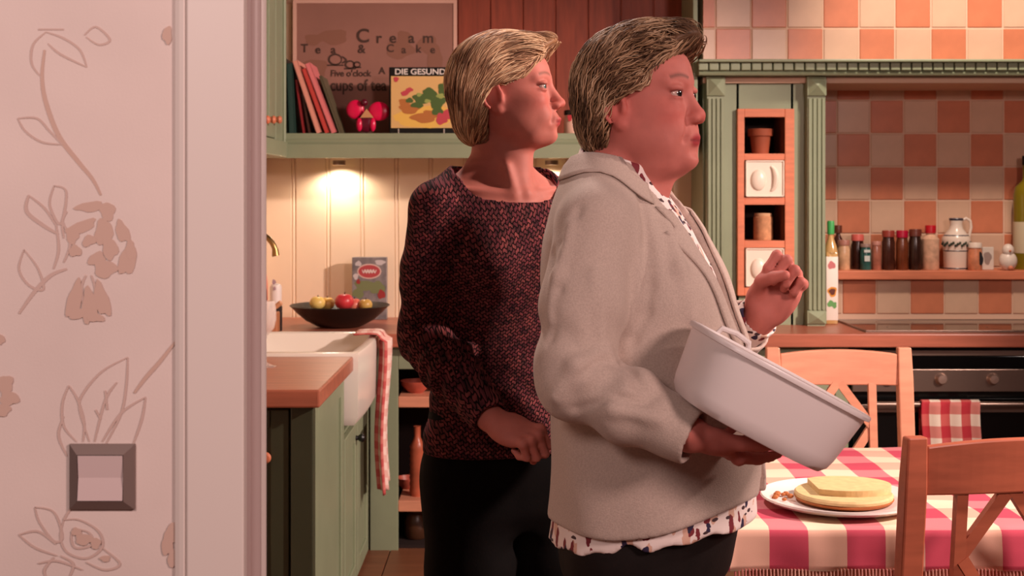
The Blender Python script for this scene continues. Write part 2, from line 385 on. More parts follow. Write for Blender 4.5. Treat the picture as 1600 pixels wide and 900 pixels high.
# pot and jar in the niche
m_tpot = M('terracotta', (150, 72, 44), .7, var=.1)
cx = (ix0+ix1)/2; zf = PZ(240, YU-.02)
pt = thing('terracotta_pot', 'small dark terracotta pot in the top niche compartment', 'pot', (cx, YU+.07, zf))
build('body', MB().lathe([(0, 0), (.036, 0), (.046, .082), (.042, .082), (.034, .008), (0, .008)], (cx, YU+.07, zf), 24), m_tpot, pt, smooth=True)
build('rim', MB().lathe([(.045, .078), (.054, .080), (.056, .110), (.050, .112), (.045, .1)], (cx, YU+.07, zf), 24), m_tpot, pt, smooth=True)
zf = PZ(376, YU-.02)
cj = thing('storage_jar', 'short tan cylindrical jar in the niche between the two ceramic drawers', 'jar', (cx+.012, YU+.07, zf))
build('body', MB().lathe([(0, 0), (.040, 0), (.042, .004), (.042, .100), (.038, .104), (0, .104)], (cx+.012, YU+.07, zf), 28), M('cork', (196, 140, 100), .8, var=.25, scale=40), cj, smooth=True)
build('lid', MB().lathe([(0, .104), (.037, .104), (.039, .108), (.037, .118), (0, .119)], (cx+.012, YU+.07, zf), 28), M('cork_lid', (206, 160, 120), .8), cj, smooth=True)

# spice shelf on the ledge
ZS = PZ(423, YL-.03)
ss = tag(build('spice_shelf', MB().box(PX(1308, YL-.02), 2.9, YL-.035, Y_B+.005, PZ(437, YL-.03), ZS, .004), m_terra, loc=(2.2, YL, ZS-.04)), 'salmon wooden shelf board carrying the spice jars above the hob', 'shelf')

# ---------------- worktops ----------------
wt = tag(build('worktop', MB().box(-1.19, 2.9, 5.13, Y_B+.005, .845, .9, .005), m_top, loc=(.5, 5.4, .845)), 'long reddish wooden worktop along the back wall', 'worktop')
wt2 = tag(build('worktop', MB().box(-1.19, -.552, 3.63, 4.40, .848, .9, .006).box(-1.19, -1.052, 4.40, 5.128, .848, .9, .003), m_top, loc=(-.87, 4, .848)), 'short wooden worktop in front of the white sink', 'worktop')
# ---------------- base cabinets ----------------
def door_y(parent, x0, x1, z0, z1, y, knob=None, name='door', mt_=None):
    """frame-and-panel door facing the camera"""
    mt_ = mt_ or m_green; t = .055
    d = build(name, MB().box(x0, x0+t, y-.02, y, z0, z1, .003, 1).box(x1-t, x1, y-.02, y, z0, z1, .003, 1).box(x0+t, x1-t, y-.02, y, z0, z0+t, .003, 1).box(x0+t, x1-t, y-.02, y, z1-t, z1, .003, 1), mt_, parent)
    build('panel', MB().box(x0+t-.004, x1-t+.004, y-.010, y-.002, z0+t-.004, z1-t+.004, .002, 1), mt_, d)
    if knob: build('knob', MB().lathe([(0, .032), (.012, .030), (.017, .022), (.013, .012), (.008, .006), (.010, 0), (0, 0)], (knob[0], y-.02, knob[1]), 16, Matrix.Rotation(math.pi/2, 4, 'X')), m_terra, d, smooth=True)
    return d
def door_x(parent, y0, y1, z0, z1, x, knob=None, km=None):
    """frame-and-panel door facing +X"""
    t = .06
    d = build('door', MB().box(x, x+.02, y0, y0+t, z0, z1, .003, 1).box(x, x+.02, y1-t, y1, z0, z1, .003, 1).box(x, x+.02, y0+t, y1-t, z0, z0+t, .003, 1).box(x, x+.02, y0+t, y1-t, z1-t, z1, .003, 1), m_green, parent)
    build('panel', MB().box(x+.002, x+.010, y0+t-.004, y1-t+.004, z0+t-.004, z1-t+.004, .002, 1), m_green, d)
    if knob: build('knob', MB().lathe([(0, .034), (.012, .032), (.017, .024), (.013, .014), (.008, .008), (.010, 0), (0, 0)], (x+.02, knob[0], knob[1]), 16, Matrix.Rotation(math.pi/2, 4, 'Y')), km or m_terra, d, smooth=True)
    return d
XF = -.578
c1 = thing('base_cabinet', 'sage green end cabinet, coloured as in shade, with a wooden knob under the short worktop', 'cabinet', (-.88, 4.0, 0))
build('carcass', MB().box(-1.19, XF-.022, 3.70, 4.38, .09, .846), m_green_shade, c1)
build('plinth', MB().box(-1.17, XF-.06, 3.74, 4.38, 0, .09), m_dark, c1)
build('corner_stile', MB().box(XF-.065, XF, 3.672, 3.72, .09, .846, .003), m_green_shade, c1)
door_y(c1, -1.18, XF-.07, .11, .835, 3.70, (PX(417, 3.68), PZ(713, 3.68)), mt_=m_green_shade)
door_x(c1, 3.73, 4.37, .03, .835, XF-.022)
c2 = thing('sink_cabinet', 'sage green cabinet under the white sink with a small black knob', 'cabinet', (-.88, 4.75, 0))
build('carcass', MB().box(-1.19, XF-.022, 4.385, 5.125, .09, .62), m_green, c2)
build('plinth', MB().box(-1.17, XF-.06, 4.385, 5.125, 0, .09), m_dark, c2)
door_x(c2, 4.40, 4.75, .03, .61, XF-.022, (4.70, .56), M('black_iron', (16, 14, 13), .4)); door_x(c2, 4.76, 5.11, .03, .61, XF-.022)
# open shelf unit with green face frame
yF = 5.19
c3 = thing('open_shelf_cabinet', 'sage green base cabinet with open shelves behind the blonde woman', 'cabinet', (-.25, 5.5, 0))
xa, xb = PX(578, yF), .06
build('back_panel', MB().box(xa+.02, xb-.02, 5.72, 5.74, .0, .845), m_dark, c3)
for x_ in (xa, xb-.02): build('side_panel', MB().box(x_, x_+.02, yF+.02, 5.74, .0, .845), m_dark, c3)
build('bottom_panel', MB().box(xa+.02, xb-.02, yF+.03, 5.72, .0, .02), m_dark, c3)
s0 = PX(622, yF)
build('stile', MB().box(xa, s0, yF, yF+.022, .0, .845, .003), m_green, c3); build('stile', MB().box(xb-.05, xb, yF, yF+.022, .0, .845, .003), m_green, c3)
build('rail', MB().box(s0, xb-.05, yF, yF+.022, PZ(577, yF), .845, .003), m_green, c3)
for yy in (620, 783):
    build('shelf', MB().box(s0, xb-.02, yF+.004, 5.72, PZ(yy+17, yF), PZ(yy, yF), .003), m_pine, c3)
xs = [.065, .70, 1.385]
for i, lab in enumerate(['sage green base cabinet behind the older woman', 'sage green base cabinet with wooden knob left of the oven']):
    c = thing('base_cabinet', lab, 'cabinet', ((xs[i]+xs[i+1])/2, 5.5, 0))
    build('carcass', MB().box(xs[i], xs[i+1], yF+.02, 5.74, .09, .845), m_green, c)
    build('plinth', MB().box(xs[i], xs[i+1], yF+.06, yF+.08, 0, .09), m_dark, c)
    door_y(c, xs[i]+.004, xs[i+1]-.004, .11, .835, yF+.02, (PX(1316, yF), PZ(677, yF)) if i else None)
# things in the open shelves
m_bread = M('reddish_glaze', (176, 84, 66), .45, var=.25, scale=30); m_jar2 = M('copper_glaze', (170, 86, 60), .35, var=.2)
zs1, zs2 = PZ(620, yF), PZ(783, yF)
g1 = tag(build('pottery_bowl', MB().lathe([(0, .0), (.03, 0), (.06, .03), (.068, .05), (.064, .05), (.055, .03), (0, .012)], (PX(650, yF+.12), yF+.12, zs1), 24), m_bread, loc=(PX(650, yF+.12), yF+.12, zs1), smooth=True), 'small reddish bowl on the upper open shelf', 'bowl')
xv = PX(652, yF+.10); zv = PZ(737, yF+.1)
bt = thing('ribbed_bottle', 'tall ribbed copper-red bottle on the lower open shelf', 'bottle', (xv, yF+.10, zs2))
hB = .30
prof = [(0, 0), (.028, 0)]+[(.030+.003*(k % 2), .01+k*.013) for k in range(16)]+[(.022, .225), (.014, .245), (.014, .285), (.016, .29), (0, .29)]
build('body', MB().lathe(prof, (xv, yF+.10, zs2), 24), m_jar2, bt, smooth=True)
g2 = tag(build('pottery_bowl', MB().lathe([(0, 0), (.03, 0), (.05, .02), (.055, .045), (.05, .045), (.04, .02), (0, .01)], (PX(638, yF+.24), yF+.24, zs2), 24), m_bread, loc=(PX(638, yF+.24), yF+.24, zs2), smooth=True), 'small reddish bowl beside the ribbed bottle on the lower open shelf', 'bowl')
xw_ = PX(650, 5.33); g3 = tag(build('storage_crock', MB().lathe([(0, 0), (.04, 0), (.048, .01), (.05, .07), (.042, .10), (.036, .108), (.040, .118), (.034, .12), (.030, .108), (0, .1)], (xw_, 5.33, .021), 24), M('brown_crock', (70, 42, 26), .35), loc=(xw_, 5.33, .021), smooth=True), 'dark brown crock at the bottom of the open shelves', 'crock')

# ---------------- oven / range ----------------
ox0, ox1, oy = 1.392, 2.30, 5.17
ov = thing('oven', 'black built-in range oven with steel control strip and knobs', 'oven', (1.85, 5.5, 0))
build('body', MB().box(ox0, ox1, oy+.02, 5.74, .08, .843), m_black, ov)
build('vent_strip', MB().box(ox0, ox1, oy+.004, oy+.02, PZ(556, oy), PZ(548, oy), .001), m_steel, ov)
build('display', MB().box(ox0, ox1, oy+.002, oy+.02, PZ(576, oy), PZ(557, oy), .001), m_glassblk, ov)
cp = build('control_panel', MB().box(ox0, ox1, oy-.002, oy+.02, PZ(612, oy), PZ(577, oy), .002), m_steel, ov)
for px in (1390, 1470, 1551, 1631):
    build('knob', MB().lathe([(0, .022), (.017, .021), (.021, .016), (.022, .004), (.026, 0), (0, 0)], (PX(px, oy), oy-.002, PZ(592, oy)), 24, Matrix.Rotation(math.pi/2, 4, 'X')), M('knob_metal', (188, 160, 146), .3, metal=.7), cp, smooth=True)
dr = build('door', MB().box(ox0+.004, ox1-.004, oy, oy+.02, .12, PZ(622, oy), .004), m_glassblk, ov)
build('handle', MB().tube([(ox0+.05, oy-.05, PZ(632, oy-.05)), (ox1-.05, oy-.05, PZ(632, oy-.05))], .012, 14).tube([(ox0+.09, oy, PZ(632, oy-.05)), (ox0+.09, oy-.05, PZ(632, oy-.05))], .009, 10).tube([(ox1-.09, oy, PZ(632, oy-.05)), (ox1-.09, oy-.05, PZ(632, oy-.05))], .009, 10), m_steel, dr, smooth=True)
build('trim_strip', MB().box(ox0+.004, ox1-.004, oy-.004, oy+.002, PZ(644, oy), PZ(632, oy), .001), m_steel, dr)
build('window', MB().box(ox0+.1, ox1-.1, oy-.003, oy+.001, .25, .60, .002), m_black, dr)
hb = thing('hob', 'black ceramic glass hob set in the worktop, reflecting tiles', 'hob', (1.9, 5.42, .9))
build('glass', MB().box(1.46, 2.36, 5.20, 5.67, .9, .906, .002), m_glassblk, hb)
build('edge_trim', MB().box(1.452, 1.460, 5.195, 5.675, .9, .908, .001).box(1.452, 2.368, 5.192, 5.2, .9, .908, .001).box(1.452, 2.368, 5.67, 5.678, .9, .908, .001), m_steel, hb)
build('cooking_zone', MB().lathe([(.098, .0002), (.1, .0004), (.102, .0002)], (1.68, 5.32, .906), 40).lathe([(.078, .0002), (.08, .0004), (.082, .0002)], (1.68, 5.55, .906), 40).lathe([(.098, .0002), (.1, .0004), (.102, .0002)], (2.1, 5.32, .906), 40), m_steel, hb)

# ---------------- sink ----------------
sk = thing('butler_sink', 'white ceramic butler sink with deep apron front', 'sink', (-.86, 4.75, .645))
SX0, SX1, SY0, SY1, ZT, ZB_ = -1.05, -.535, 4.405, 5.125, .912, .655
def bow(y): return SX1+.012*math.sin(math.pi*(y-SY0)/(SY1-SY0))
n = 14; ys = [SY0+(SY1-SY0)*k/n for k in range(n+1)]
def ring(off, z, inner=0):
    pts = [(SX0+off, SY0+off, z)]+[(bow(min(max(y, SY0+off), SY1-off))-off, min(max(y, SY0+off), SY1-off), z) for y in ys]+[(SX0+off, SY1-off, z)]
    return pts
rings = [ring(.02, ZB_), ring(.004, ZB_+.03), ring(0, ZT-.012), ring(.004, ZT-.002), ring(.012, ZT), ring(.030, ZT), ring(.038, ZT-.006), ring(.042, ZT-.03), ring(.055, ZB_+.05), ring(.10, ZB_+.03)]
m_ = len(rings[0]); vs = [p for r in rings for p in r]
fs = [(k*m_+i, k*m_+(i+1) % m_, (k+1)*m_+(i+1) % m_, (k+1)*m_+i) for k in range(len(rings)-1) for i in range(m_)]
fs += [tuple(range(m_))[::-1], tuple((len(rings)-1)*m_+i for i in range(m_))]
build('basin', MB().add(vs, fs), m_white, sk, smooth=True)
build('drain', MB().lathe([(0, .002), (.03, .003), (.034, 0)], (-.86, 4.75, ZB_+.031), 20), m_steel, sk, smooth=True)
# faucet
m_brz = M('aged_brass', (150, 116, 70), .28, metal=.9)
fx, fy = -1.075, 4.80
fc = thing('faucet', 'aged brass gooseneck faucet over the sink', 'faucet', (-1.17, 4.95, .9))
fyy = 4.95; tipx = PX(431, fyy); tz = PZ(363, fyy); bx = tipx-.16
arc = [(bx, fyy, .9), (bx, fyy, tz-.11)]+[(bx+.08-.08*math.cos(a), fyy, tz-.09+.085*math.sin(a)) for a in np.linspace(0, math.pi*.92, 16)]
build('spout', MB().tube(arc, .011, 14), m_brz, fc, smooth=True)
e = Vector(arc[-1]); build('nozzle', MB().tube([e+Vector((0, 0, .006)), e+Vector((.002, 0, -.02)), e+Vector((.003, 0, -.024))], [.012, .015, .015], 14), m_brz, fc, smooth=True)
build('base', MB().lathe([(0, 0), (.026, 0), (.026, .006), (.017, .03), (.015, .05), (0, .05)], (bx, fyy, .9), 20), m_brz, fc, smooth=True)
build('lever', MB().tube([(bx, fyy, .96), (bx+.02, fyy-.03, .975), (bx+.04, fyy-.07, .985)], [.009, .007, .006], 10), m_brz, fc, smooth=True)
# ---------------- upper shelf unit ----------------
YS = 5.45; ZSH = PZ(208, YS)
us = thing('wall_shelf', 'sage green wall shelf unit with red-brown back holding books and tin sign', 'shelf', (0, 5.65, 1.62))
XR = .80
build('back_panel', MB().box(-1.0, XR, Y_B-.03, Y_B-.01, ZSH-.02, 2.75), m_redwood, us)
for k in range(12):
    x = -1.0+k*.15
    build('back_board', MB().box(x+.002, x+.148, Y_B-.036, Y_B-.028, ZSH, 2.74, .003, 1), m_redwood, us)
build('shelf_board', MB().box(-1.02, XR, YS, Y_B-.01, ZSH-.04, ZSH, .004), m_green, us)
build('cornice', MB().prism([(YS+.02, PZ(247, YS)), (YS-.025, PZ(247, YS)), (YS-.025, PZ(226, YS)), (YS-.010, PZ(222, YS)), (YS-.012, PZ(218, YS)), (YS+.02, PZ(216, YS))], 'x', -1.02, XR), m_green, us)
build('underside', MB().box(-1.02, XR, YS+.01, Y_B-.012, PZ(240, YS), ZSH-.03), m_green, us)
build('side_panel', MB().box(XR-.02, XR, YS, Y_B-.01, ZSH-.04, 2.75, .003), m_green, us)
build('top_board', MB().box(-1.02, XR, YS, Y_B-.01, 2.72, 2.75, .003), m_green, us)
# left wall cupboard whose face looks to the right
wc = thing('wall_cupboard', 'tall wall cupboard with sage green post and round wooden knobs at the left', 'cabinet', (-1.07, 4.9, 1.6))
xf = -.985
build('carcass', MB().box(-1.19, xf-.02, 4.1, 5.42, 1.66, 2.75), m_green, wc)
build('post', MB().box(xf-.03, xf, 5.28, YS+.01, PZ(222, 5.3), 2.75, .006), m_green, wc)
build('bead', MB().tube([(xf+.004, YS-.006, PZ(222, YS)), (xf+.004, YS-.006, 2.75)], .009, 10), m_green, wc, smooth=True)
build('cornice', MB().box(-1.19, xf+.02, 4.1, YS, PZ(247, YS), PZ(222, YS), .005), m_green, wc)
for (y0, y1, mt_) in ((4.40, 5.02, m_terra), (5.04, 5.27, m_green)):
    d = build('door', MB().box(xf-.02, xf, y0, y1, 1.70, 2.70, .004), mt_, wc)
    build('panel', MB().box(xf-.002, xf+.006, y0+.06, y1-.06, 1.77, 2.63, .003), mt_, d)
    for yk in ((y1-.05,) if y0 < 4.5 else (y0+.05, y1-.05)):
        build('knob', MB().lathe([(0, .036), (.012, .034), (.017, .026), (.012, .014), (.008, .008), (.010, 0), (0, 0)], (xf, yk, PZ(187, yk)), 16, Matrix.Rotation(math.pi/2, 4, 'Y')), m_terra, d, smooth=True)

# tin sign
ysn = 5.795
m_tin = M('sign_tin', (150, 104, 90), .5, var=.08, scale=5); m_ink = M('sign_ink', (70, 46, 36), .6); m_ink2 = M('sign_wash', (138, 92, 74), .6)
m_edge = M('sign_edge', (214, 168, 150), .5)
sg0, sg1 = PX(458, ysn), PX(714, ysn); sgt = 2.36
sg = thing('tin_sign', 'brown vintage tin sign reading Tea and Cream leaning on the shelf back', 'sign', ((sg0+sg1)/2, ysn, ZSH))
build('plate', MB().box(sg0, sg1, ysn, ysn+.008, ZSH, sgt), m_tin, sg)
build('edge', MB().box(sg0, sg0+.016, ysn-.004, ysn+.004, ZSH, sgt).box(sg1-.016, sg1, ysn-.004, ysn+.004, ZSH, sgt).box(sg0+.016, sg1-.016, ysn-.004, ysn+.004, sgt-.016, sgt), m_edge, sg)
ss_ = ysn/FPX
for i, (x, y, rx, ry) in enumerate([(520, 58, 24, 12), (490, 62, 14, 9), (490, 108, 22, 16), (625, 78, 22, 14), (632, 60, 12, 12), (680, 92, 12, 20), (668, 70, 16, 14)]):
    wash = MB(); blob(wash, (PX(x, ysn), PZ(y, ysn)), rx*ss_, ry*ss_, ysn-.0006-.00012*i, 0, .12, seed=i); build('picture', wash, m_ink2, sg)
def sgt_(s, x, y, size, sx=1): text('lettering', s, size*ss_, (PX(x, ysn), ysn-.002, PZ(y, ysn)), m_ink, sg, sx)
for s, x, y, size in (('C', 567, 57, 30), ('r', 592, 60, 23), ('e', 614, 60, 23), ('a', 643, 60, 23), ('m', 669, 60, 23),
                      ('T', 476, 76, 18), ('e', 497, 78, 18), ('a', 521, 78, 18), ('&', 565, 77, 19), ('C', 610, 76, 17), ('a', 631, 78, 17), ('k', 654, 77, 17), ('e', 676, 78, 17)): sgt_(s, x, y, size)
sgt_("Five o'clock", 548, 115, 14, .95); sgt_('A', 597, 111, 15); sgt_('cups of tea', 560, 134, 25, .80)
cups = MB()
for (x, y, r) in ((524, 93, 10), (547, 101, 7), (558, 101, 5)):
    ribbon(cups, [(PX(x, ysn)+r*ss_*math.cos(a), PZ(y, ysn)+r*.8*ss_*math.sin(a)) for a in np.linspace(0, 6.28, 12)], 3*ss_, ysn-.002, 3)
    ribbon(cups, [(PX(x-r*1.3, ysn), PZ(y+r*.9, ysn)), (PX(x+r*1.3, ysn), PZ(y+r*.9, ysn))], 2.5*ss_, ysn-.002)
ribbon(cups, [(PX(534, ysn), PZ(88, ysn)), (PX(541, ysn), PZ(94, ysn)), (PX(534, ysn), PZ(99, ysn))], 3*ss_, ysn-.002)
build('cup_drawing', cups, m_ink, sg)

# books leaning on the left
def book(xb, xt, ytop, thick, depth, cover, pages, label, yc=5.60, pale=None):
    zt_ = PZ(ytop, yc); z0 = ZSH; X0, X1 = PX(xb, yc), PX(xt, yc); t = thick*yc/FPX
    ang = math.atan2(X1-X0, zt_-z0); L = math.hypot(X1-X0, zt_-z0)
    o = thing('book', label, 'book', (X0, yc, z0), 'books leaning on the upper shelf')
    R_ = Matrix.Rotation(ang, 4, 'Y')
    lift = max(0, math.sin(-ang))*0
    build('cover', MB().box(0, .0025, -depth/2, depth/2, 0, L, mat=R_).box(t-.0025, t, -depth/2, depth/2, 0, L, mat=R_).box(0, t, -depth/2, -depth/2+.003, 0, L, .001, 1, mat=R_), cover, o, local=True)
    build('pages', MB().box(.0026, t-.0026, -depth/2+.004, depth/2-.004, .003, L-.003, mat=R_), pages, o, local=True)
    o.location.z += (t*math.sin(ang) if ang > 0 else 0)
    return o
m_pg = M('book_pages', (222, 190, 170), .8)
def bm_(n, c): return M('cover_'+n, c, .45)
book(449, 447, 96, 7, .20, bm_('black_green', (26, 32, 26)), m_pg, 'blackish green book at the far left of the shelf')
book(458, 454, 103, 9, .21, bm_('teal', (40, 66, 58)), m_pg, 'dark teal book leaning beside the blackish green one')
book(478, 466, 128, 4, .17, bm_('crimson', (150, 36, 40)), m_pg, 'thin crimson booklet beside the teal book')
book(487, 476, 150, 4, .18, bm_('brown', (74, 36, 26)), m_pg, 'short dark brown booklet between crimson and pink ones')
book(500, 463, 100, 8, .20, bm_('salmon', (226, 150, 130)), m_pg, 'tall salmon pink leaning book, leftmost of the pink ones')
book(513, 477, 112, 7, .20, bm_('red', (196, 66, 58)), m_pg, 'red leaning book between the two pink ones')
book(523, 482, 104, 8, .20, bm_('rose', (222, 120, 120)), m_pg, 'rose pink leaning book nearest the tin sign lettering')
book(534, 503, 122, 4, .18, bm_('olive', (92, 84, 62)), m_pg, 'thin olive booklet, rightmost of the leaning books')

# magenta flower-shaped ornament
m_mag = M('magenta_glaze', (214, 16, 72), .28, var=.1); m_magd = M('dark_wine_glaze', (92, 10, 34), .3); m_tan = M('tan_glaze', (196, 140, 96), .45)
xo = PX(572, 5.6); so = 5.6/FPX
og = thing('orchid_ornament', 'magenta orchid-shaped ornament between leaning books and cookbook', 'ornament', (xo, 5.6, ZSH))
build('petal', MB().sphere((PX(555, 5.6), 5.6, PZ(171, 5.6)), (14*so, .012, 15*so), 20, 12, Matrix.Rotation(.2, 4, 'Y')), m_mag, og, smooth=True)
build('petal', MB().sphere((PX(592, 5.6), 5.6, PZ(174, 5.6)), (17*so, .014, 15*so), 20, 12), m_mag, og, smooth=True)
build('lip', MB().sphere((xo, 5.595, PZ(192, 5.6)), (15*so, .016, 15*so), 20, 12), m_magd, og, smooth=True)
for px in (583, 562): build('lip_edge', MB().sphere((PX(px, 5.6), 5.585, PZ(195, 5.6)), (5*so, .012, 11*so), 14, 10), m_mag, og, smooth=True)
build('throat', MB().add([(PX(563, 5.58), 5.575, PZ(184, 5.58)), (PX(584, 5.58), 5.575, PZ(184, 5.58)), (PX(573, 5.58), 5.575, PZ(170, 5.58)), (PX(573, 5.58), 5.60, PZ(178, 5.58))], [(0, 1, 2), (0, 3, 1), (1, 3, 2), (2, 3, 0)]), m_tan, og)
build('column', MB().sphere((PX(569, 5.58), 5.585, PZ(160, 5.58)), .016, 12, 8), m_magd, og, smooth=True)
build('stem', MB().tube([(xo, 5.61, ZSH), (xo, 5.612, PZ(185, 5.6))], .006, 8), m_magd, og)

# cookbook on a wire stand
yk = 5.56; ck0, ck1 = PX(608, yk), PX(715, yk); ckt = PZ(105, yk); ks = yk/FPX
m_cov = M('black_cover', (14, 14, 12), .35)
cb = thing('cookbook', 'black cookbook titled DIE GESUNDE with a food photo cover', 'book', ((ck0+ck1)/2, yk, ZSH))
build('cover', MB().box(ck0, ck1, yk, yk+.003, ZSH+.006, ckt).box(ck0, ck1, yk+.016, yk+.019, ZSH+.006, ckt).box(ck0, ck0+.003, yk, yk+.019, ZSH+.006, ckt), m_cov, cb)
build('pages', MB().box(ck0+.004, ck1-.003, yk+.0032, yk+.0158, ZSH+.009, ckt-.003), m_pg, cb)
text('title', 'DIE GESUNDE', 12.5*ks, (PX(660, yk), yk-.001, PZ(112.5, yk)), M('title_white', (220, 210, 200), .5), cb, 1.12)
def deco(name, col, blobs, yo, parent, yy, rough=.5):
    mt_ = M(name+'_ink', col, rough); o = None
    for i, b in enumerate(blobs):
        mb = MB(); x, y, rx, ry = b[:4]; blob(mb, (PX(x, yy), PZ(y, yy)), rx*yy/FPX, ry*yy/FPX, yy-yo-.00005*i, b[4] if len(b) > 4 else 0, 0 if 'oval' in name else .12, seed=i+int(x)); o = build(name, mb, mt_, parent)
    return o
build('cover_photo', MB().add([(PX(a, yk), yk-.0004, PZ(b, yk)) for a, b in ((611, 119), (709, 119), (709, 200), (611, 200))], [(0, 1, 2, 3)]), M('photo_ground', (214, 172, 110), .4), cb)
deco('printed_plate', (226, 180, 84), [(664, 182, 44, 17), (650, 186, 34, 12)], .0007, cb, yk)
deco('printed_meatball', (176, 108, 52), [(640, 170, 16, 8), (662, 184, 20, 8), (632, 160, 9, 6), (672, 180, 12, 8)], .0010, cb, yk)
deco('printed_leaf', (72, 96, 44), [(660, 154, 15, 8), (684, 160, 13, 10, .5), (672, 145, 12, 7, -.3), (693, 140, 9, 10), (652, 164, 10, 5), (684, 174, 9, 7), (640, 157, 6, 4)], .0014, cb, yk)
deco('printed_salad', (150, 160, 84), [(688, 150, 6, 4), (668, 158, 5, 3), (698, 132, 6, 5), (655, 148, 4, 3)], .0018, cb, yk)
deco('printed_radish', (186, 66, 76), [(690, 186, 9, 9), (700, 178, 8, 8), (634, 145, 8, 4, .4), (640, 140, 6, 3), (619, 124, 4, 4)], .0019, cb, yk)
st_ = thing('book_stand', 'thin wire easel holding the black cookbook', 'stand', ((ck0+ck1)/2, yk, ZSH))
m_wire = M('pale_wire', (216, 200, 190), .3, metal=.5)
for px in (623, 694):
    xx = PX(px, yk); build('prong', MB().tube([(xx, yk+.05, ZSH+.004), (xx, yk-.012, ZSH+.004), (xx, yk-.014, ZSH+.024)], .0028, 8), m_wire, st_, smooth=True)
build('back_rest', MB().tube([(PX(623, yk), yk+.05, ZSH+.004), (PX(640, yk), yk+.026, ZSH+.2), (PX(680, yk), yk+.026, ZSH+.2), (PX(694, yk), yk+.05, ZSH+.004)], .0028, 8), m_wire, st_, smooth=True)
# preserve jar between the two heads
xj = PX(893, 5.62)
pj = thing('preserve_jar', 'glass jar of red preserves with black lid between the two heads', 'jar', (xj, 5.62, ZSH))
build('glass', MB().lathe([(0, 0), (.030, 0), (.034, .006), (.034, .075), (.028, .086), (.028, .09)], (xj, 5.62, ZSH), 24), M('pale_glass', (214, 170, 150), .15), pj, smooth=True)
deco('label_fruit', (170, 30, 40), [(890, 185, 4, 5), (897, 180, 4, 4), (899, 192, 4, 5)], .037, pj, 5.62)
build('lid', MB().lathe([(0, .088), (.033, .088), (.034, .092), (.034, .106), (.03, .11), (0, .11)], (xj, 5.62, ZSH), 24), m_black, pj, smooth=True)

# under-shelf lamps
for xl, lab in ((PX(530, 5.785), 'small round under-shelf spotlight above the fruit bowl'), (PX(862, 5.785), 'small round under-shelf spotlight behind the two women')):
    zl_ = PZ(247, YS)-.001
    lp = thing('shelf_lamp', lab, 'lamp', (xl, 5.785, zl_-.02), 'spotlights under the wall shelf')
    build('housing', MB().lathe([(.030, 0), (.030, -.02), (.026, -.02), (.026, 0)], (xl, 5.785, zl_), 24), m_steel, lp, smooth=True)
    e_ = M('lamp_lens', (255, 226, 180), .4); b_ = e_.node_tree.nodes['Principled BSDF']; b_.inputs['Emission Color'].default_value = (1, .78, .5, 1); b_.inputs['Emission Strength'].default_value = 12
    build('lens', MB().lathe([(0, -.012), (.026, -.012), (.026, -.008)], (xl, 5.785, zl_), 20), e_, lp)
    l_ = light('lamp_light', 'SPOT', (xl, 5.785, zl_-.022), (xl, 5.74, .9), 8 if xl < 0 else 5.5, (1, .80, .62), .02, 160, .5); l_.parent = lp; l_.location -= wloc(lp)

# ---------------- counter top things ----------------
# fruit bowl
m_bowl = M('black_bowl', (22, 17, 15), .4); yb = 5.42; xb_ = PX(531, yb)
fb = tag(build('fruit_bowl', MB().lathe([(0, 0), (.075, 0), (.10, .006), (.145, .030), (.180, .060), (.205, .086), (.214, .092), (.211, .095), (.198, .086), (.17, .060), (.135, .036), (.07, .014), (0, .012)], (xb_, yb, .9), 48), m_bowl, loc=(xb_, yb, .9), smooth=True), 'wide shallow black fruit bowl on the back worktop', 'bowl')
def fruit(name, px, py, r, col, col2, label, yy=yb, sq=.88):
    X = PX(px, yy); Z = PZ(py, yy)
    f = thing(name, label, 'fruit', (X, yy, Z-r*sq), 'fruit in the black bowl')
    prof = [(r*math.sin(t)*(1+.04*math.cos(t)), -r*sq*math.cos(t)-(.20*r*math.exp(-((math.pi-t)/.35)**2))+(.12*r*math.exp(-(t/.35)**2))) for t in np.linspace(0, math.pi, 18)]
    build('flesh', MB().lathe(prof, (X, yy, Z), 24), M('skin_'+name, col, .35, scale=9, col2=col2, detail=3), f, smooth=True)
    build('stem', MB().tube([(X, yy, Z+r*sq*.72), (X+.003, yy, Z+r*sq*1.1)], .0018, 6), m_dark, f)
fruit('apple', 496, 473, .034, (222, 186, 92), (232, 200, 120), 'yellow apple at the left in the black bowl')
fruit('apple', 511, 474, .033, (226, 178, 86), (232, 190, 110), 'yellow apple left of the large red apple', yb+.05)
fruit('apple', 538, 471, .041, (186, 18, 46), (214, 70, 70), 'large red apple in the middle of the black bowl', yb-.02)
fruit('apple', 553, 476, .034, (198, 50, 60), (226, 140, 110), 'pinkish red apple right of the large red one', yb+.04)
fruit('apple', 571, 476, .030, (196, 150, 70), (206, 168, 92), 'small ochre apple at the right in the black bowl', yb+.02)
# food packet behind the bowl
ybx = 5.74; a, b = PX(550, ybx), PX(604, ybx)
m_pk = M('packet_blue_grey', (150, 142, 140), .45, scale=18, col2=(96, 92, 96)); 
bx_ = thing('food_packet', 'printed carton packet with oval red label standing behind the fruit bowl', 'packet', ((a+b)/2, ybx, .9))
build('box', MB().box(a, b, ybx, ybx+.05, .9, PZ(402, ybx), .002), m_pk, bx_)
deco('oval_border', (210, 180, 170), [(577, 424, 19, 12)], .0008, bx_, ybx)
deco('oval_label', (176, 70, 74), [(577, 424, 17, 10)], .0014, bx_, ybx)
sq = MB(); ribbon(sq, [(PX(566+2.2*k, ybx), PZ(424+(2.5 if k % 2 else -2.5), ybx)) for k in range(11)], 2.4*ybx/FPX, ybx-.0024, 4); build('script_mark', sq, M('script_white', (224, 206, 200), .5), bx_)
deco('printed_meadow', (116, 124, 84), [(570, 446, 16, 8), (590, 450, 12, 10), (560, 458, 9, 8)], .0009, bx_, ybx)
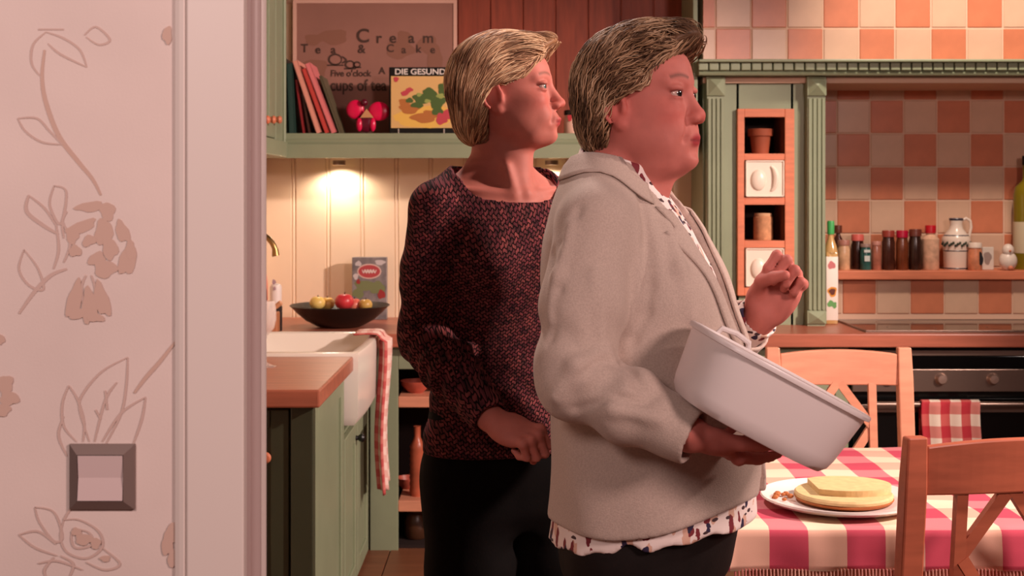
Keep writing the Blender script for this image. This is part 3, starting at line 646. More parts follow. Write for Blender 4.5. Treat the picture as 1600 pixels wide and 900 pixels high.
deco('printed_fruit', (150, 50, 50), [(596, 460, 6, 7), (560, 440, 3, 4)], .0016, bx_, ybx)
deco('printed_cloud', (196, 190, 190), [(594, 410, 8, 4), (560, 412, 5, 4), (556, 432, 4, 5)], .0009, bx_, ybx)
# things by the faucet
m_pink = M('pink_plastic', (232, 150, 128), .4)
xq, yq = PX(406, 4.62)-.004, 4.62
bt = thing('soap_bottle', 'pink soap bottle half hidden behind the doorway casing', 'bottle', (xq, 5.13+.06, .9)) if False else None
yq = 5.33; xq = PX(406, yq)
bt = thing('soap_bottle', 'pink bottle half hidden behind the doorway casing by the faucet', 'bottle', (xq, yq, .9))
build('body', MB().lathe([(0, 0), (.032, 0), (.034, .006), (.034, .19), (.03, .22), (.018, .245), (.016, .25), (0, .25)], (xq, yq, .9), 24), m_pink, bt, smooth=True)
build('cap', MB().lathe([(0, .25), (.017, .25), (.017, .275), (.014, .28), (0, .28)], (xq, yq, .9), 20), M('pink_cap', (236, 176, 156), .4), bt, smooth=True)
yq = 5.26; xq = PX(431, yq)
wb = thing('white_bottle', 'small white bottle with dark base beside the faucet', 'bottle', (xq, yq, .9))
build('base', MB().lathe([(0, 0), (.026, 0), (.027, .1), (.024, .104), (0, .104)], (xq, yq, .9), 20), m_dark, wb, smooth=True)
build('body', MB().lathe([(0, .104), (.024, .104), (.0245, .18), (.022, .19), (.012, .196), (0, .196)], (xq, yq, .9), 20), M('white_label', (228, 214, 208), .4), wb, smooth=True)
deco('label_mark', (170, 140, 150), [(430, 440, 3, 4), (431, 450, 2, 3)], .0275, wb, yq)
yq = 5.19; xq = PX(424, yq)
br = thing('dish_rack', 'small wooden brush holder block with slanted brush handle', 'holder', (xq, yq, .9))
build('block', MB().box(xq-.03, xq+.03, yq-.03, yq+.03, .9, .985, .005), M('brush_wood', (176, 112, 76), .55, var=.15), br)
build('brush_handle', MB().tube([(xq-.03, yq-.012, .965), (xq+.045, yq-.03, 1.025)], [.008, .011], 10), M('brush_wood_pale', (210, 150, 112), .5), br, smooth=True)
m_clear = M('clear_glass', (255, 246, 240), .04, spec=.8); m_clear.node_tree.nodes['Principled BSDF'].inputs['Alpha'].default_value = .30
# wine glass on the near worktop
yg = 4.13; xg = PX(416, yg)
wg = tag(build('wine_glass', MB().lathe([(0, 0), (.036, 0), (.037, .002), (.02, .006), (.006, .016), (.004, .03), (.004, .085), (.008, .1), (.03, .125), (.037, .155), (.036, .19), (.032, .215), (.0305, .215), (.0345, .19), (.0355, .155), (.028, .127), (.006, .104), (0, .103)], (xg-.004, yg, .9), 40), m_clear, loc=(xg-.004, yg, .9), smooth=True), 'clear wine glass standing on the short worktop by the doorway', 'glass')

# ---------------- cloth materials ----------------
def cloth_mat(name, c00, c01, c10, c11, cell, off=(0, 0), bump=.1):
    m = bpy.data.materials.new(name); m.use_nodes = True; nt = m.node_tree; b = nt.nodes['Principled BSDF']; b.inputs['Roughness'].default_value = .85; b.inputs['Specular IOR Level'].default_value = .2
    uv = N(nt, 'ShaderNodeUVMap'); sp = N(nt, 'ShaderNodeSeparateXYZ'); nt.links.new(uv.outputs[0], sp.inputs[0])
    def stripe(o, d):
        a = N(nt, 'ShaderNodeMath', operation='ADD'); a.inputs[1].default_value = d+1000*cell; nt.links.new(o, a.inputs[0])
        q = N(nt, 'ShaderNodeMath', operation='DIVIDE'); q.inputs[1].default_value = 2*cell; nt.links.new(a.outputs[0], q.inputs[0])
        f = N(nt, 'ShaderNodeMath', operation='FRACT'); nt.links.new(q.outputs[0], f.inputs[0])
        g = N(nt, 'ShaderNodeMath', operation='LESS_THAN'); g.inputs[1].default_value = .5; nt.links.new(f.outputs[0], g.inputs[0]); return g.outputs[0]
    u = stripe(sp.outputs[0], off[0]); v = stripe(sp.outputs[1], off[1])
    def mix(f, a, b2):
        x = N(nt, 'ShaderNodeMix', data_type='RGBA'); nt.links.new(f, x.inputs[0])
        for i, k in ((6, a), (7, b2)):
            if isinstance(k, tuple): x.inputs[i].default_value = (*lin(k), 1)
            else: nt.links.new(k, x.inputs[i])
        return x.outputs[2]
    nt.links.new(mix(v, mix(u, c00, c10), mix(u, c01, c11)), b.inputs['Base Color'])
    wv = N(nt, 'ShaderNodeTexNoise'); wv.inputs['Scale'].default_value = 600; nt.links.new(uv.outputs[0], wv.inputs['Vector'])
    bp = N(nt, 'ShaderNodeBump'); bp.inputs['Strength'].default_value = bump; bp.inputs['Distance'].default_value = .001; nt.links.new(wv.outputs[0], bp.inputs['Height']); nt.links.new(bp.outputs[0], b.inputs['Normal'])
    return m
def grid_mesh(name, fn, nu, nv, mat, parent=None, loc=(0, 0, 0), thick=0):
    """fn(i,j)-> (xyz, uv)"""
    off = wloc(parent) if parent else Vector(loc)
    vs, uvs = [], []
    for j in range(nv+1):
        for i in range(nu+1):
            p, q = fn(i/nu, j/nv); vs.append(tuple(Vector(p)-off)); uvs.append(q)
    fs = [(j*(nu+1)+i, j*(nu+1)+i+1, (j+1)*(nu+1)+i+1, (j+1)*(nu+1)+i) for j in range(nv) for i in range(nu)]
    me = bpy.data.meshes.new(name); me.from_pydata(vs, [], fs); ul = me.uv_layers.new(name='UVMap')
    for l in me.loops: ul.data[l.index].uv = uvs[l.vertex_index]
    me.polygons.foreach_set('use_smooth', [True]*len(me.polygons))
    o = link(name, me, mat, parent, loc if not parent else None)
    if thick: md = o.modifiers.new('thickness', 'SOLIDIFY'); md.thickness = thick; md.offset = 0
    return o
m_towel = cloth_mat('towel_check', (236, 206, 194), (226, 176, 164), (206, 116, 108), (192, 84, 82), .03)
# towel on the sink rim
tw0, tw1 = 4.86, 5.06
def tow(u, v):
    L = .14+.60; s = v*L; fold = .013*math.sin(u*19)+.007*math.sin(u*33+1)
    y = tw0+(tw1-tw0)*u*(1-.35*min(1, max(0, (s-.2)/.5)))+.03*min(1, s)
    r = .018
    if s < .10: p = (SX1-.075+s*.75+.0, y, ZT+.014-.05*max(0, .05-s)+fold*.3)
    elif s < .14: a = (s-.10)/.04*math.pi/2; p = (SX1+.006+.022*math.sin(a), y, ZT-.008+.022*math.cos(a)+fold*.3)
    else: p = (SX1+.028+fold*1.2+.008*math.sin(s*9), y+.012*math.sin(s*7+u*2), ZT-.008-(s-.14)*(1-.06*u)+.012*math.sin(u*9)*(s > .6))
    return p, (u*.30, s)
tw = tag(grid_mesh('tea_towel', tow, 30, 60, m_towel, loc=(SX1+.03, 4.96, .3), thick=.004), 'red and white tea towel hanging over the sink edge', 'towel')
# towel on the oven handle
def tow2(u, v):
    L = .40; s = v*L; zt2 = PZ(632, oy-.05)+.016; fold = .006*math.sin(u*17)
    x = PX(1441, 5.1)+(PX(1532, 5.1)-PX(1441, 5.1))*u
    if s < .16: p = (x, oy-.030+.004*math.sin(u*9), zt2-.012-(.16-s))
    elif s < .20: a = (s-.16)/.04*math.pi; p = (x, oy-.05+.020*math.cos(a), zt2-.012+.014*math.sin(a))
    else: p = (x+.004*math.sin(s*20), oy-.070+fold, zt2-.012-(s-.20))
    return p, (u*.27, s)
tw2 = tag(grid_mesh('tea_towel', tow2, 30, 40, cloth_mat('towel_check_large', (232, 214, 196), (206, 130, 120), (196, 92, 88), (178, 50, 60), .048, (.01, .0)), loc=(PX(1486, 5.1), 5.1, .45), thick=.004), 'red and white checked tea towel hanging on the oven handle', 'towel')

# ---------------- spice shelf things ----------------
ysp = 5.74; s1 = ysp/FPX
def jar(name, label, px0, px1, ytop, col, lid=None, lidh=8, cat='jar', rough=.2, neck=.86, lidpx=None, yy=ysp, base=None, group='jars on the spice shelf', metal=0, lab=None):
    x = PX((px0+px1)/2, yy); r = (px1-px0)/2*yy/FPX; z0 = base if base is not None else ZS; h = PZ(ytop, yy)-z0; lh = lidh*yy/FPX if lid else 0
    o = thing(name, label, cat, (x, yy, z0), group); hb_ = h-lh
    build('body', MB().lathe([(0, 0), (r*.94, 0), (r, .004), (r, hb_*.84), (r*neck, hb_*.95), (r*neck, hb_), (0, hb_)], (x, yy, z0), 24), M('glass_'+name, col, rough, var=.25, scale=30, metal=metal), o, smooth=True)
    if lid:
        rl = r*.96 if lidpx is None else lidpx/2*yy/FPX
        build('lid', MB().lathe([(0, hb_), (rl, hb_), (rl, hb_+lh*.85), (rl*.92, h), (0, h)], (x, yy, z0), 24), M('lid_'+name, lid, .35), o, smooth=True)
    return o
jar('amber_bottle', 'dark amber bottle with round stopper behind the cream jar', 1303, 1316, 352, (70, 30, 20), (96, 46, 30), 12, 'bottle', neck=.5, lidpx=12, yy=5.80)
jar('spice_jar', 'glass jar of cream coloured pasta with pinkish lid', 1309, 1328, 375, (214, 168, 130), (170, 112, 96), 8)
jar('spice_jar', 'dark brown jar with salmon lid behind the teal tin', 1330, 1350, 366, (52, 24, 18), (214, 100, 90), 10, yy=5.79)
tj = jar('spice_tin', 'tea jar with teal label and white square', 1344, 1361, 381, (46, 92, 86), (150, 120, 110), 5)
x_, z_ = PX(1352.5, ysp), ZS; build('label', MB().box(x_-.012, x_+.012, ysp-.0275, ysp-.020, z_+.04, z_+.065).box(x_-.014, x_+.014, ysp-.0275, ysp-.02, z_+.08, z_+.092), M('label_white', (206, 212, 206), .5), tj)
jar('spice_jar', 'small pinkish glass jar beside the teal tin', 1362, 1377, 377, (170, 104, 84), (190, 130, 116), 6)
jar('spice_jar', 'tall brown jar with rust lid left of the magenta lid', 1378, 1398, 360, (66, 32, 22), (150, 58, 46), 10)
jar('spice_jar', 'tall jar with magenta lid and golden shine', 1400, 1419, 360, (110, 54, 30), (176, 12, 50), 11)
jar('spice_jar', 'tall dark jar right of the magenta lidded jar', 1420, 1440, 358, (50, 27, 20), (104, 48, 36), 11)
jj = jar('ketchup_jar', 'whitish jar with orange shoulder and red cap beside the jug', 1441, 1467, 352, (212, 168, 140), (186, 16, 34), 12, neck=.55, lidpx=17)
# jug
yjg = 5.78
xg_ = PX(1494, yjg); m_jug = M('jug_glaze', (226, 206, 190), .25); m_blue = M('jug_blue', (62, 60, 76), .3)
jg = thing('ceramic_jug', 'white ceramic jug with blue bands and leaf garland', 'jug', (xg_, yjg, ZS)); hj = PZ(341, yjg)-ZS
jp = [(0, 0), (.052, 0), (.054, .006), (.056, hj*.35), (.064, hj*.55), (.062, hj*.62), (.048, hj*.70), (.030, hj*.80), (.027, hj*.88), (.031, hj), (.028, hj), (.024, hj*.88), (0, hj*.75)]
build('body', MB().lathe(jp, (xg_, yjg, ZS), 36), m_jug, jg, smooth=True)
bands = MB()
for f in (.03, .37, .66): r = np.interp(hj*f, [p[1] for p in jp[1:10]], [p[0] for p in jp[1:10]]); bands.lathe([(r-.001, hj*f-.004), (r+.0012, hj*f), (r-.001, hj*f+.004)], (xg_, yjg, ZS), 36)
bands.lathe([(.029, hj*.95), (.0325, hj*.985), (.030, hj+.001)], (xg_, yjg, ZS), 30)
build('blue_band', bands, m_blue, jg, smooth=True)
gl = MB()
for k in range(22):
    a = math.pi+math.pi*k/21; r = .0625; gl.sphere((xg_+r*math.cos(a), yjg+r*math.sin(a), ZS+hj*(.5+.03*math.sin(k*2.1))), (.006, .006, .007), 6, 5)
build('leaf_garland', gl, M('garland_green', (54, 62, 48), .5), jg)
build('handle', MB().tube([(xg_+.028, yjg, ZS+hj*.96), (xg_+.045, yjg, ZS+hj*1.0), (xg_+.064, yjg, ZS+hj*.95), (xg_+.068, yjg, ZS+hj*.82), (xg_+.058, yjg, ZS+hj*.62)], [.006, .007, .007, .007, .006], 10), m_jug, jg, smooth=True)
mg = jar('printed_tin', 'small white and orange tin with dark picture beside the jug', 1513, 1534, 379, (206, 128, 92), (226, 206, 190), 8, 'tin', yy=5.70, rough=.4)
deco('dark_picture', (20, 18, 20), [(1527, 404, 6, 10)], .029, mg, 5.70)
yf_ = 5.73; cf = thing('picture_card', 'small white framed card standing on the spice shelf', 'card', (PX(1544, yf_), yf_, ZS))
build('frame', MB().box(PX(1535, yf_), PX(1553, yf_), yf_, yf_+.012, ZS, PZ(386, yf_), .003), M('card_white', (210, 196, 182), .5), cf)
deco('picture', (150, 130, 120), [(1543, 403, 6, 10)], .001, cf, yf_)
yf_ = 5.705; xh = PX(1575, yf_); hn = thing('ceramic_hen', 'white ceramic hen figurine on the spice shelf', 'figurine', (xh, yf_, ZS))
build('body', MB().sphere((xh, yf_, ZS+.042), (.040, .036, .044), 20, 14).sphere((xh-.002, yf_-.006, ZS+.090), (.026, .025, .030), 16, 12), M('hen_white', (222, 204, 190), .35), hn, smooth=True)
build('beak', MB().lathe([(.007, 0), (0, .016)], (xh-.002, yf_-.028, ZS+.088), 8, Matrix.Rotation(math.pi/2, 4, 'X')), m_terra, hn)
build('foot', MB().sphere((xh, yf_-.032, ZS+.012), (.012, .008, .010), 10, 8), m_terra, hn, smooth=True)
yo = 5.785; xo_ = PX(1604, yo); ho = PZ(278, yo)-ZS
ob = thing('oil_bottle', 'tall green glass oil bottle at the right frame edge', 'bottle', (xo_, yo, ZS))
build('glass', MB().lathe([(0, 0), (.056, 0), (.058, .01), (.058, ho*.80), (.050, ho*.90), (.02, ho*.97), (.017, ho*1.0), (.017, ho*1.14), (0, ho*1.14)], (xo_, yo, ZS), 28), M('oil_glass', (120, 104, 24), .12), ob, smooth=True)
build('label', MB().lathe([(.0586, ho*.18), (.0592, ho*.20), (.0592, ho*.50), (.0586, ho*.52)], (xo_, yo, ZS), 28), M('oil_label', (196, 180, 150), .6), ob, smooth=True)
build('cap', MB().lathe([(0, ho*1.14), (.019, ho*1.14), (.019, ho*1.24), (0, ho*1.25)], (xo_, yo, ZS), 16), m_dark, ob, smooth=True)
# sunflower oil bottle standing on the worktop
yw = 5.55; xw = PX(1298, yw); hw_ = PZ(345, yw)-.9
sb = thing('sunflower_oil', 'square oil bottle with white sunflower label and green cap', 'bottle', (xw, yw, .9))
build('body', MB().box(xw-.026, xw+.026, yw-.026, yw+.026, .9, .9+hw_*.70, .006).lathe([(.030, hw_*.69), (.026, hw_*.75), (.013, hw_*.83), (.012, hw_*.87)], (xw, yw, .9), 20), M('oil_clear', (190, 150, 96), .12), sb, smooth=True)
build('label', MB().box(xw-.0268, xw+.0268, yw-.0268, yw+.0268, .915, .9+hw_*.66, .005), M('label_white2', (230, 216, 204), .5), sb, smooth=True)
build('cap', MB().lathe([(0, hw_*.87), (.015, hw_*.87), (.016, hw_*.98), (.014, hw_), (0, hw_)], (xw, yw, .9), 16), M('cap_green', (64, 160, 84), .4), sb, smooth=True)
deco('sunflower_print', (214, 140, 50), [(1298, 455, 7, 8)], .0275, sb, yw); deco('sunflower_heart', (96, 40, 24), [(1298, 455, 5, 5)], .0282, sb, yw)
deco('leaf_print', (96, 150, 84), [(1296, 474, 6, 5), (1301, 476, 4, 5)], .0275, sb, yw); deco('logo_print', (196, 110, 110), [(1297, 414, 6, 6)], .0275, sb, yw)
# ---------------- table ----------------
TX0, TX1, TY0, TY1, TZ = .475, 1.75, 2.71, 3.58, .745
tb = thing('dining_table', 'wooden dining table under the checked tablecloth', 'table', ((TX0+TX1)/2, (TY0+TY1)/2, 0))
build('table_top', MB().box(TX0+.006, TX1-.006, TY0+.006, TY1-.006, TZ-.035, TZ-.004, .003), m_pine, tb)
for x in (TX0+.07, TX1-.07):
    for y in (TY0+.07, TY1-.07): build('leg', MB().box(x-.03, x+.03, y-.03, y+.03, 0, TZ-.035, .004), m_pine, tb)
build('apron', MB().box(TX0+.06, TX1-.06, TY0+.06, TY0+.08, TZ-.13, TZ-.035).box(TX0+.06, TX1-.06, TY1-.08, TY1-.06, TZ-.13, TZ-.035), m_pine, tb)
CELL = .0825; DROP = .092
m_cloth = cloth_mat('tablecloth_check', (226, 204, 178), (214, 168, 148), (204, 122, 128), (188, 72, 92), CELL, (-(.549), -(TY0-DROP+.003)), .15)
NX, NY = 120, 90
wx = [TX0-DROP+(TX1-TX0+2*DROP)*i/NX for i in range(NX+1)]; wy = [TY0-DROP+(TY1-TY0+2*DROP)*j/NY for j in range(NY+1)]
def drape(a, lo, hi):
    """cloth coordinate -> position across, amount hanging"""
    r = .010
    if a < lo: s = lo-a; return (lo-r*math.sin(min(s/r, math.pi/2))*.9-.004*min(1, s/.05), max(0, s-.004))
    if a > hi: s = a-hi; return (hi+r*math.sin(min(s/r, math.pi/2))*.9+.004*min(1, s/.05), max(0, s-.004))
    return a, 0
def clothfn(u, v):
    a = TX0-DROP+(TX1-TX0+2*DROP)*u; b = TY0-DROP+(TY1-TY0+2*DROP)*v
    x, dx = drape(a, TX0, TX1); y, dy = drape(b, TY0, TY1)
    d = max(dx, dy); wr = .0012*math.sin(a*21+b*13)+.001*math.sin(b*37-a*9)
    if dx and dy:   # corner folds outward
        m_ = min(dx, dy); x += (.35*m_ if a > TX1 else -.35*m_); y += (.35*m_ if b > TY1 else -.35*m_)
    if dy: y += (-1 if b < TY0 else 1)*(.004*math.sin(a*31)*min(1, dy/.06)+.003)
    if dx: x += (-1 if a < TX0 else 1)*(.005*math.sin(b*27)*min(1, dx/.06)+.003)
    return (x, y, TZ-d+(wr if not d else 0)), (a, b)
tc_ = thing('tablecloth', 'red and cream checked tablecloth with fringe on the dining table', 'tablecloth', ((TX0+TX1)/2, (TY0+TY1)/2, TZ-.15))
grid_mesh('cloth', clothfn, NX, NY, m_cloth, tc_, thick=.002)
fr = MB(); r_ = random.Random(3)
def strand(x, y, z, nx, ny):
    L = .045+r_.random()*.018; j = (r_.random()-.5)*.008
    fr.tube([(x, y, z+.004), (x+nx*.003+j*.3*ny, y+ny*.003+j*.3*nx, z-L*.4), (x+nx*.001+j*abs(ny), y+ny*.001+j*abs(nx), z-L)], [.0018, .0028, .0012], 5)
x = TX0
while x < TX1:
    strand(x, TY0-.018, TZ-DROP+.004, 0, -1); x += .0075
y = TY0
while y < TY1:
    strand(TX0-.018, y, TZ-DROP+.004, -1, 0); y += .0075
fo = build('fringe', fr, M('fringe_yarn', (206, 164, 146), .9, scale=8, col2=(178, 80, 84), stretch=(1, 1, 0)), tc_); fo['kind'] = 'stuff'

# cake and plate
yc = 2.905; xc = PX(1311, yc); zc = TZ+.004
m_plate = M('white_plate', (232, 220, 216), .2)
pl = tag(build('cake_plate', MB().lathe([(0, .004), (.10, .004), (.165, .012), (.178, .020), (.176, .024), (.16, .017), (.10, .009), (0, .009)], (xc, yc, zc-.003), 56), m_plate, loc=(xc, yc, zc), smooth=True), 'large round white plate with a cake on the checked tablecloth', 'plate')
m_crust = M('cake_crust', (176, 102, 52), .7, var=.15, scale=40); m_cake = M('cake_sponge', (214, 184, 132), .7, var=.1, scale=50, bump=.15, bscale=160)
ca = thing('cake', 'round yellow sponge flan base on the white plate', 'cake', (xc, yc, zc+.006)); zk = zc+.0065; xk = PX(1318, yc)
build('crust', MB().lathe([(0, 0), (.096, 0), (.108, .004), (.112, .010), (.106, .012), (0, .012)], (xk, yc, zk), 56), m_crust, ca, smooth=True)
prof = [(0, .009), (.104, .009), (.110, .012), (.111, .018), (.107, .022), (0, .023)]
build('sponge', MB().lathe(prof, (xk, yc, zk), 56), m_cake, ca, smooth=True)
# upper layer, cut straight at its left side
R1 = .105; pts = [(R1*math.cos(a), .75*R1*math.sin(a)) for a in np.linspace(-2.35, 2.35, 40)]
build('upper_layer', MB().prism([(xk+.008+p[0], yc+.018+p[1]) for p in pts], 'z', zk+.022, zk+.036), m_cake, ca)
for i in range(9):
    a = r_.random()*6.28; rr = .012+.02*r_.random(); x_, y_ = xc-.128+rr*math.cos(a)*1.0, yc+.0+rr*math.sin(a)*1.4; s_ = .004+.005*r_.random()
    tag(build('cake_crumb', MB().sphere((x_, y_, zc+.012+s_*.7), (s_, s_*.8, s_*.7), 7, 5), m_crust, loc=(x_, y_, zc+.012)), 'brown cake crumb lying on the plate left of the cake', 'crumb', 'crumbs beside the cake')

# ---------------- chairs ----------------
def make_chair(label, mat, loc, rz):
    t = thing('dining_chair', label, 'chair', (0, 0, 0), 'wooden dining chairs')
    H = .985; hw = .205; rake = .05
    def yb_(z): return .0+rake*max(0, (z-.45))/.53          # back leans away (+y local is behind the sitter)
    def B(mb, x0, x1, z0, z1, th, dy=0):                       # slanted bar in the back plane
        vs = []
        for z in (z0, z1):
            y = yb_(z)+dy
            vs += [(x0, y-th/2, z), (x1, y-th/2, z), (x1, y+th/2, z), (x0, y+th/2, z)]
        return mb.add(vs, [(0, 3, 2, 1), (4, 5, 6, 7), (0, 1, 5, 4), (1, 2, 6, 5), (2, 3, 7, 6), (3, 0, 4, 7)])
    for s in (-1, 1):
        n_ = 10; vs = []; fs = []
        for k in range(n_+1):
            z = H*k/n_; y = yb_(z)-(.03*(1-z/.45)*-1 if z < .45 else 0); wdt = .0235 if z < .93 else .021; dp = .017 if k < n_ else .013
            x = s*hw
            vs += [(x-wdt, y-dp, z), (x+wdt, y-dp, z), (x+wdt, y+dp, z), (x-wdt, y+dp, z)]
        fs = [(4*k+i, 4*k+(i+1) % 4, 4*k+4+(i+1) % 4, 4*k+4+i) for k in range(n_) for i in range(4)]+[(0, 3, 2, 1), (4*n_, 4*n_+1, 4*n_+2, 4*n_+3)]
        o = build('back_post', MB().add(vs, fs), mat, t, local=True); bv = o.modifiers.new('bevel', 'BEVEL'); bv.width = .004; bv.segments = 2
        o = build('front_leg', MB().box(s*hw-.02, s*hw+.02, -.40, -.36, 0, .44, .004), mat, t, local=True)
        build('side_stretcher', MB().box(s*hw-.01, s*hw+.01, -.37, .01, .18, .21, .003), mat, t, local=True)
        build('seat_rail', MB().box(s*hw-.012, s*hw+.012, -.37, .0, .38, .44, .002), mat, t, local=True)
    # top rail with arched upper edge, slightly curved to the back
    nn = 16; vs = []
    for i in range(nn+1):
        u = -1+2*i/nn; x = u*(hw-.022); arch = .012*(1-u*u); cv = .014*(1-u*u)
        for (z, th) in ((.868, .011), (.965+arch, .010)):
            y = yb_(z)+cv; vs += [(x, y-th, z), (x, y+th, z)]
    fs = []
    for i in range(nn):
        a = 4*i; b = a+4; fs += [(a, b, b+2, a+2), (a+1, a+3, b+3, b+1), (a+2, b+2, b+3, a+3), (a, a+1, b+1, b)]
    fs += [(0, 2, 3, 1), (4*nn, 4*nn+1, 4*nn+3, 4*nn+2)]
    o = build('top_rail', MB().add(vs, fs), mat, t, local=True); bv = o.modifiers.new('bevel', 'BEVEL'); bv.width = .004; bv.segments = 2
    o = build('lower_rail', MB().box(-hw+.02, hw-.02, yb_(.57)-.010, yb_(.57)+.010, .545, .595, .003), mat, t, local=True)
    for s in (-1, 1):
        build('slat', B(MB(), s*.104-.012, s*.104+.012, .59, .875, .016, .006), mat, t, local=True)
        for (za, zb2, xa2, xb2) in ((.875, .745, .004, .098), (.735, .60, .098, .004)):
            a = Vector((s*xa2, yb_(za)+.010, za)); b = Vector((s*xb2, yb_(zb2)+.006, zb2)); d = (b-a).normalized(); w2 = Vector((d.z, 0, -d.x))*.013; th = Vector((0, .007, 0))
            vs = [a-w2-th, a+w2-th, a+w2+th, a-w2+th, b-w2-th, b+w2-th, b+w2+th, b-w2+th]
            build('lattice_bar', MB().add(vs, [(0, 3, 2, 1), (4, 5, 6, 7), (0, 1, 5, 4), (1, 2, 6, 5), (2, 3, 7, 6), (3, 0, 4, 7)]), mat, t, local=True)
    build('seat', MB().box(-hw-.015, hw+.015, -.42, -.018, .44, .465, .008), mat, t, local=True)
    build('front_rail', MB().box(-hw+.02, hw-.02, -.39, -.37, .38, .44, .002), mat, t, local=True)
    t.location = loc; t.rotation_euler = (0, 0, rz); return t
make_chair('bright orange wooden chair at the far side of the table by the oven', m_pine, (PX(1316, 3.90), 3.90, 0), 0)
make_chair('wooden chair coloured as in shade at the near side of the table, cut by the frame', m_pine_shade, (PX(1410, 2.52)+.205*math.cos(math.radians(11)), 2.52+.205*math.sin(math.radians(11)), 0), math.pi+math.radians(11))
# ---------------- implicit surfaces for people ----------------
F32 = np.float32
def smin(a, b, k):
    if k <= 0: return np.minimum(a, b)
    h = np.clip(.5+.5*(b-a)/k, 0, 1); return b+(a-b)*h-k*h*(1-h)
def smax(a, b, k): return -smin(-a, -b, k)
def rotz(a): c, s = math.cos(a), math.sin(a); return np.array([[c, -s, 0], [s, c, 0], [0, 0, 1]])
def roty(a): c, s = math.cos(a), math.sin(a); return np.array([[c, 0, s], [0, 1, 0], [-s, 0, c]])
def rotx(a): c, s = math.cos(a), math.sin(a); return np.array([[1, 0, 0], [0, c, -s], [0, s, c]])
A3 = lambda v: np.array([v[0], v[1], v[2]], float)

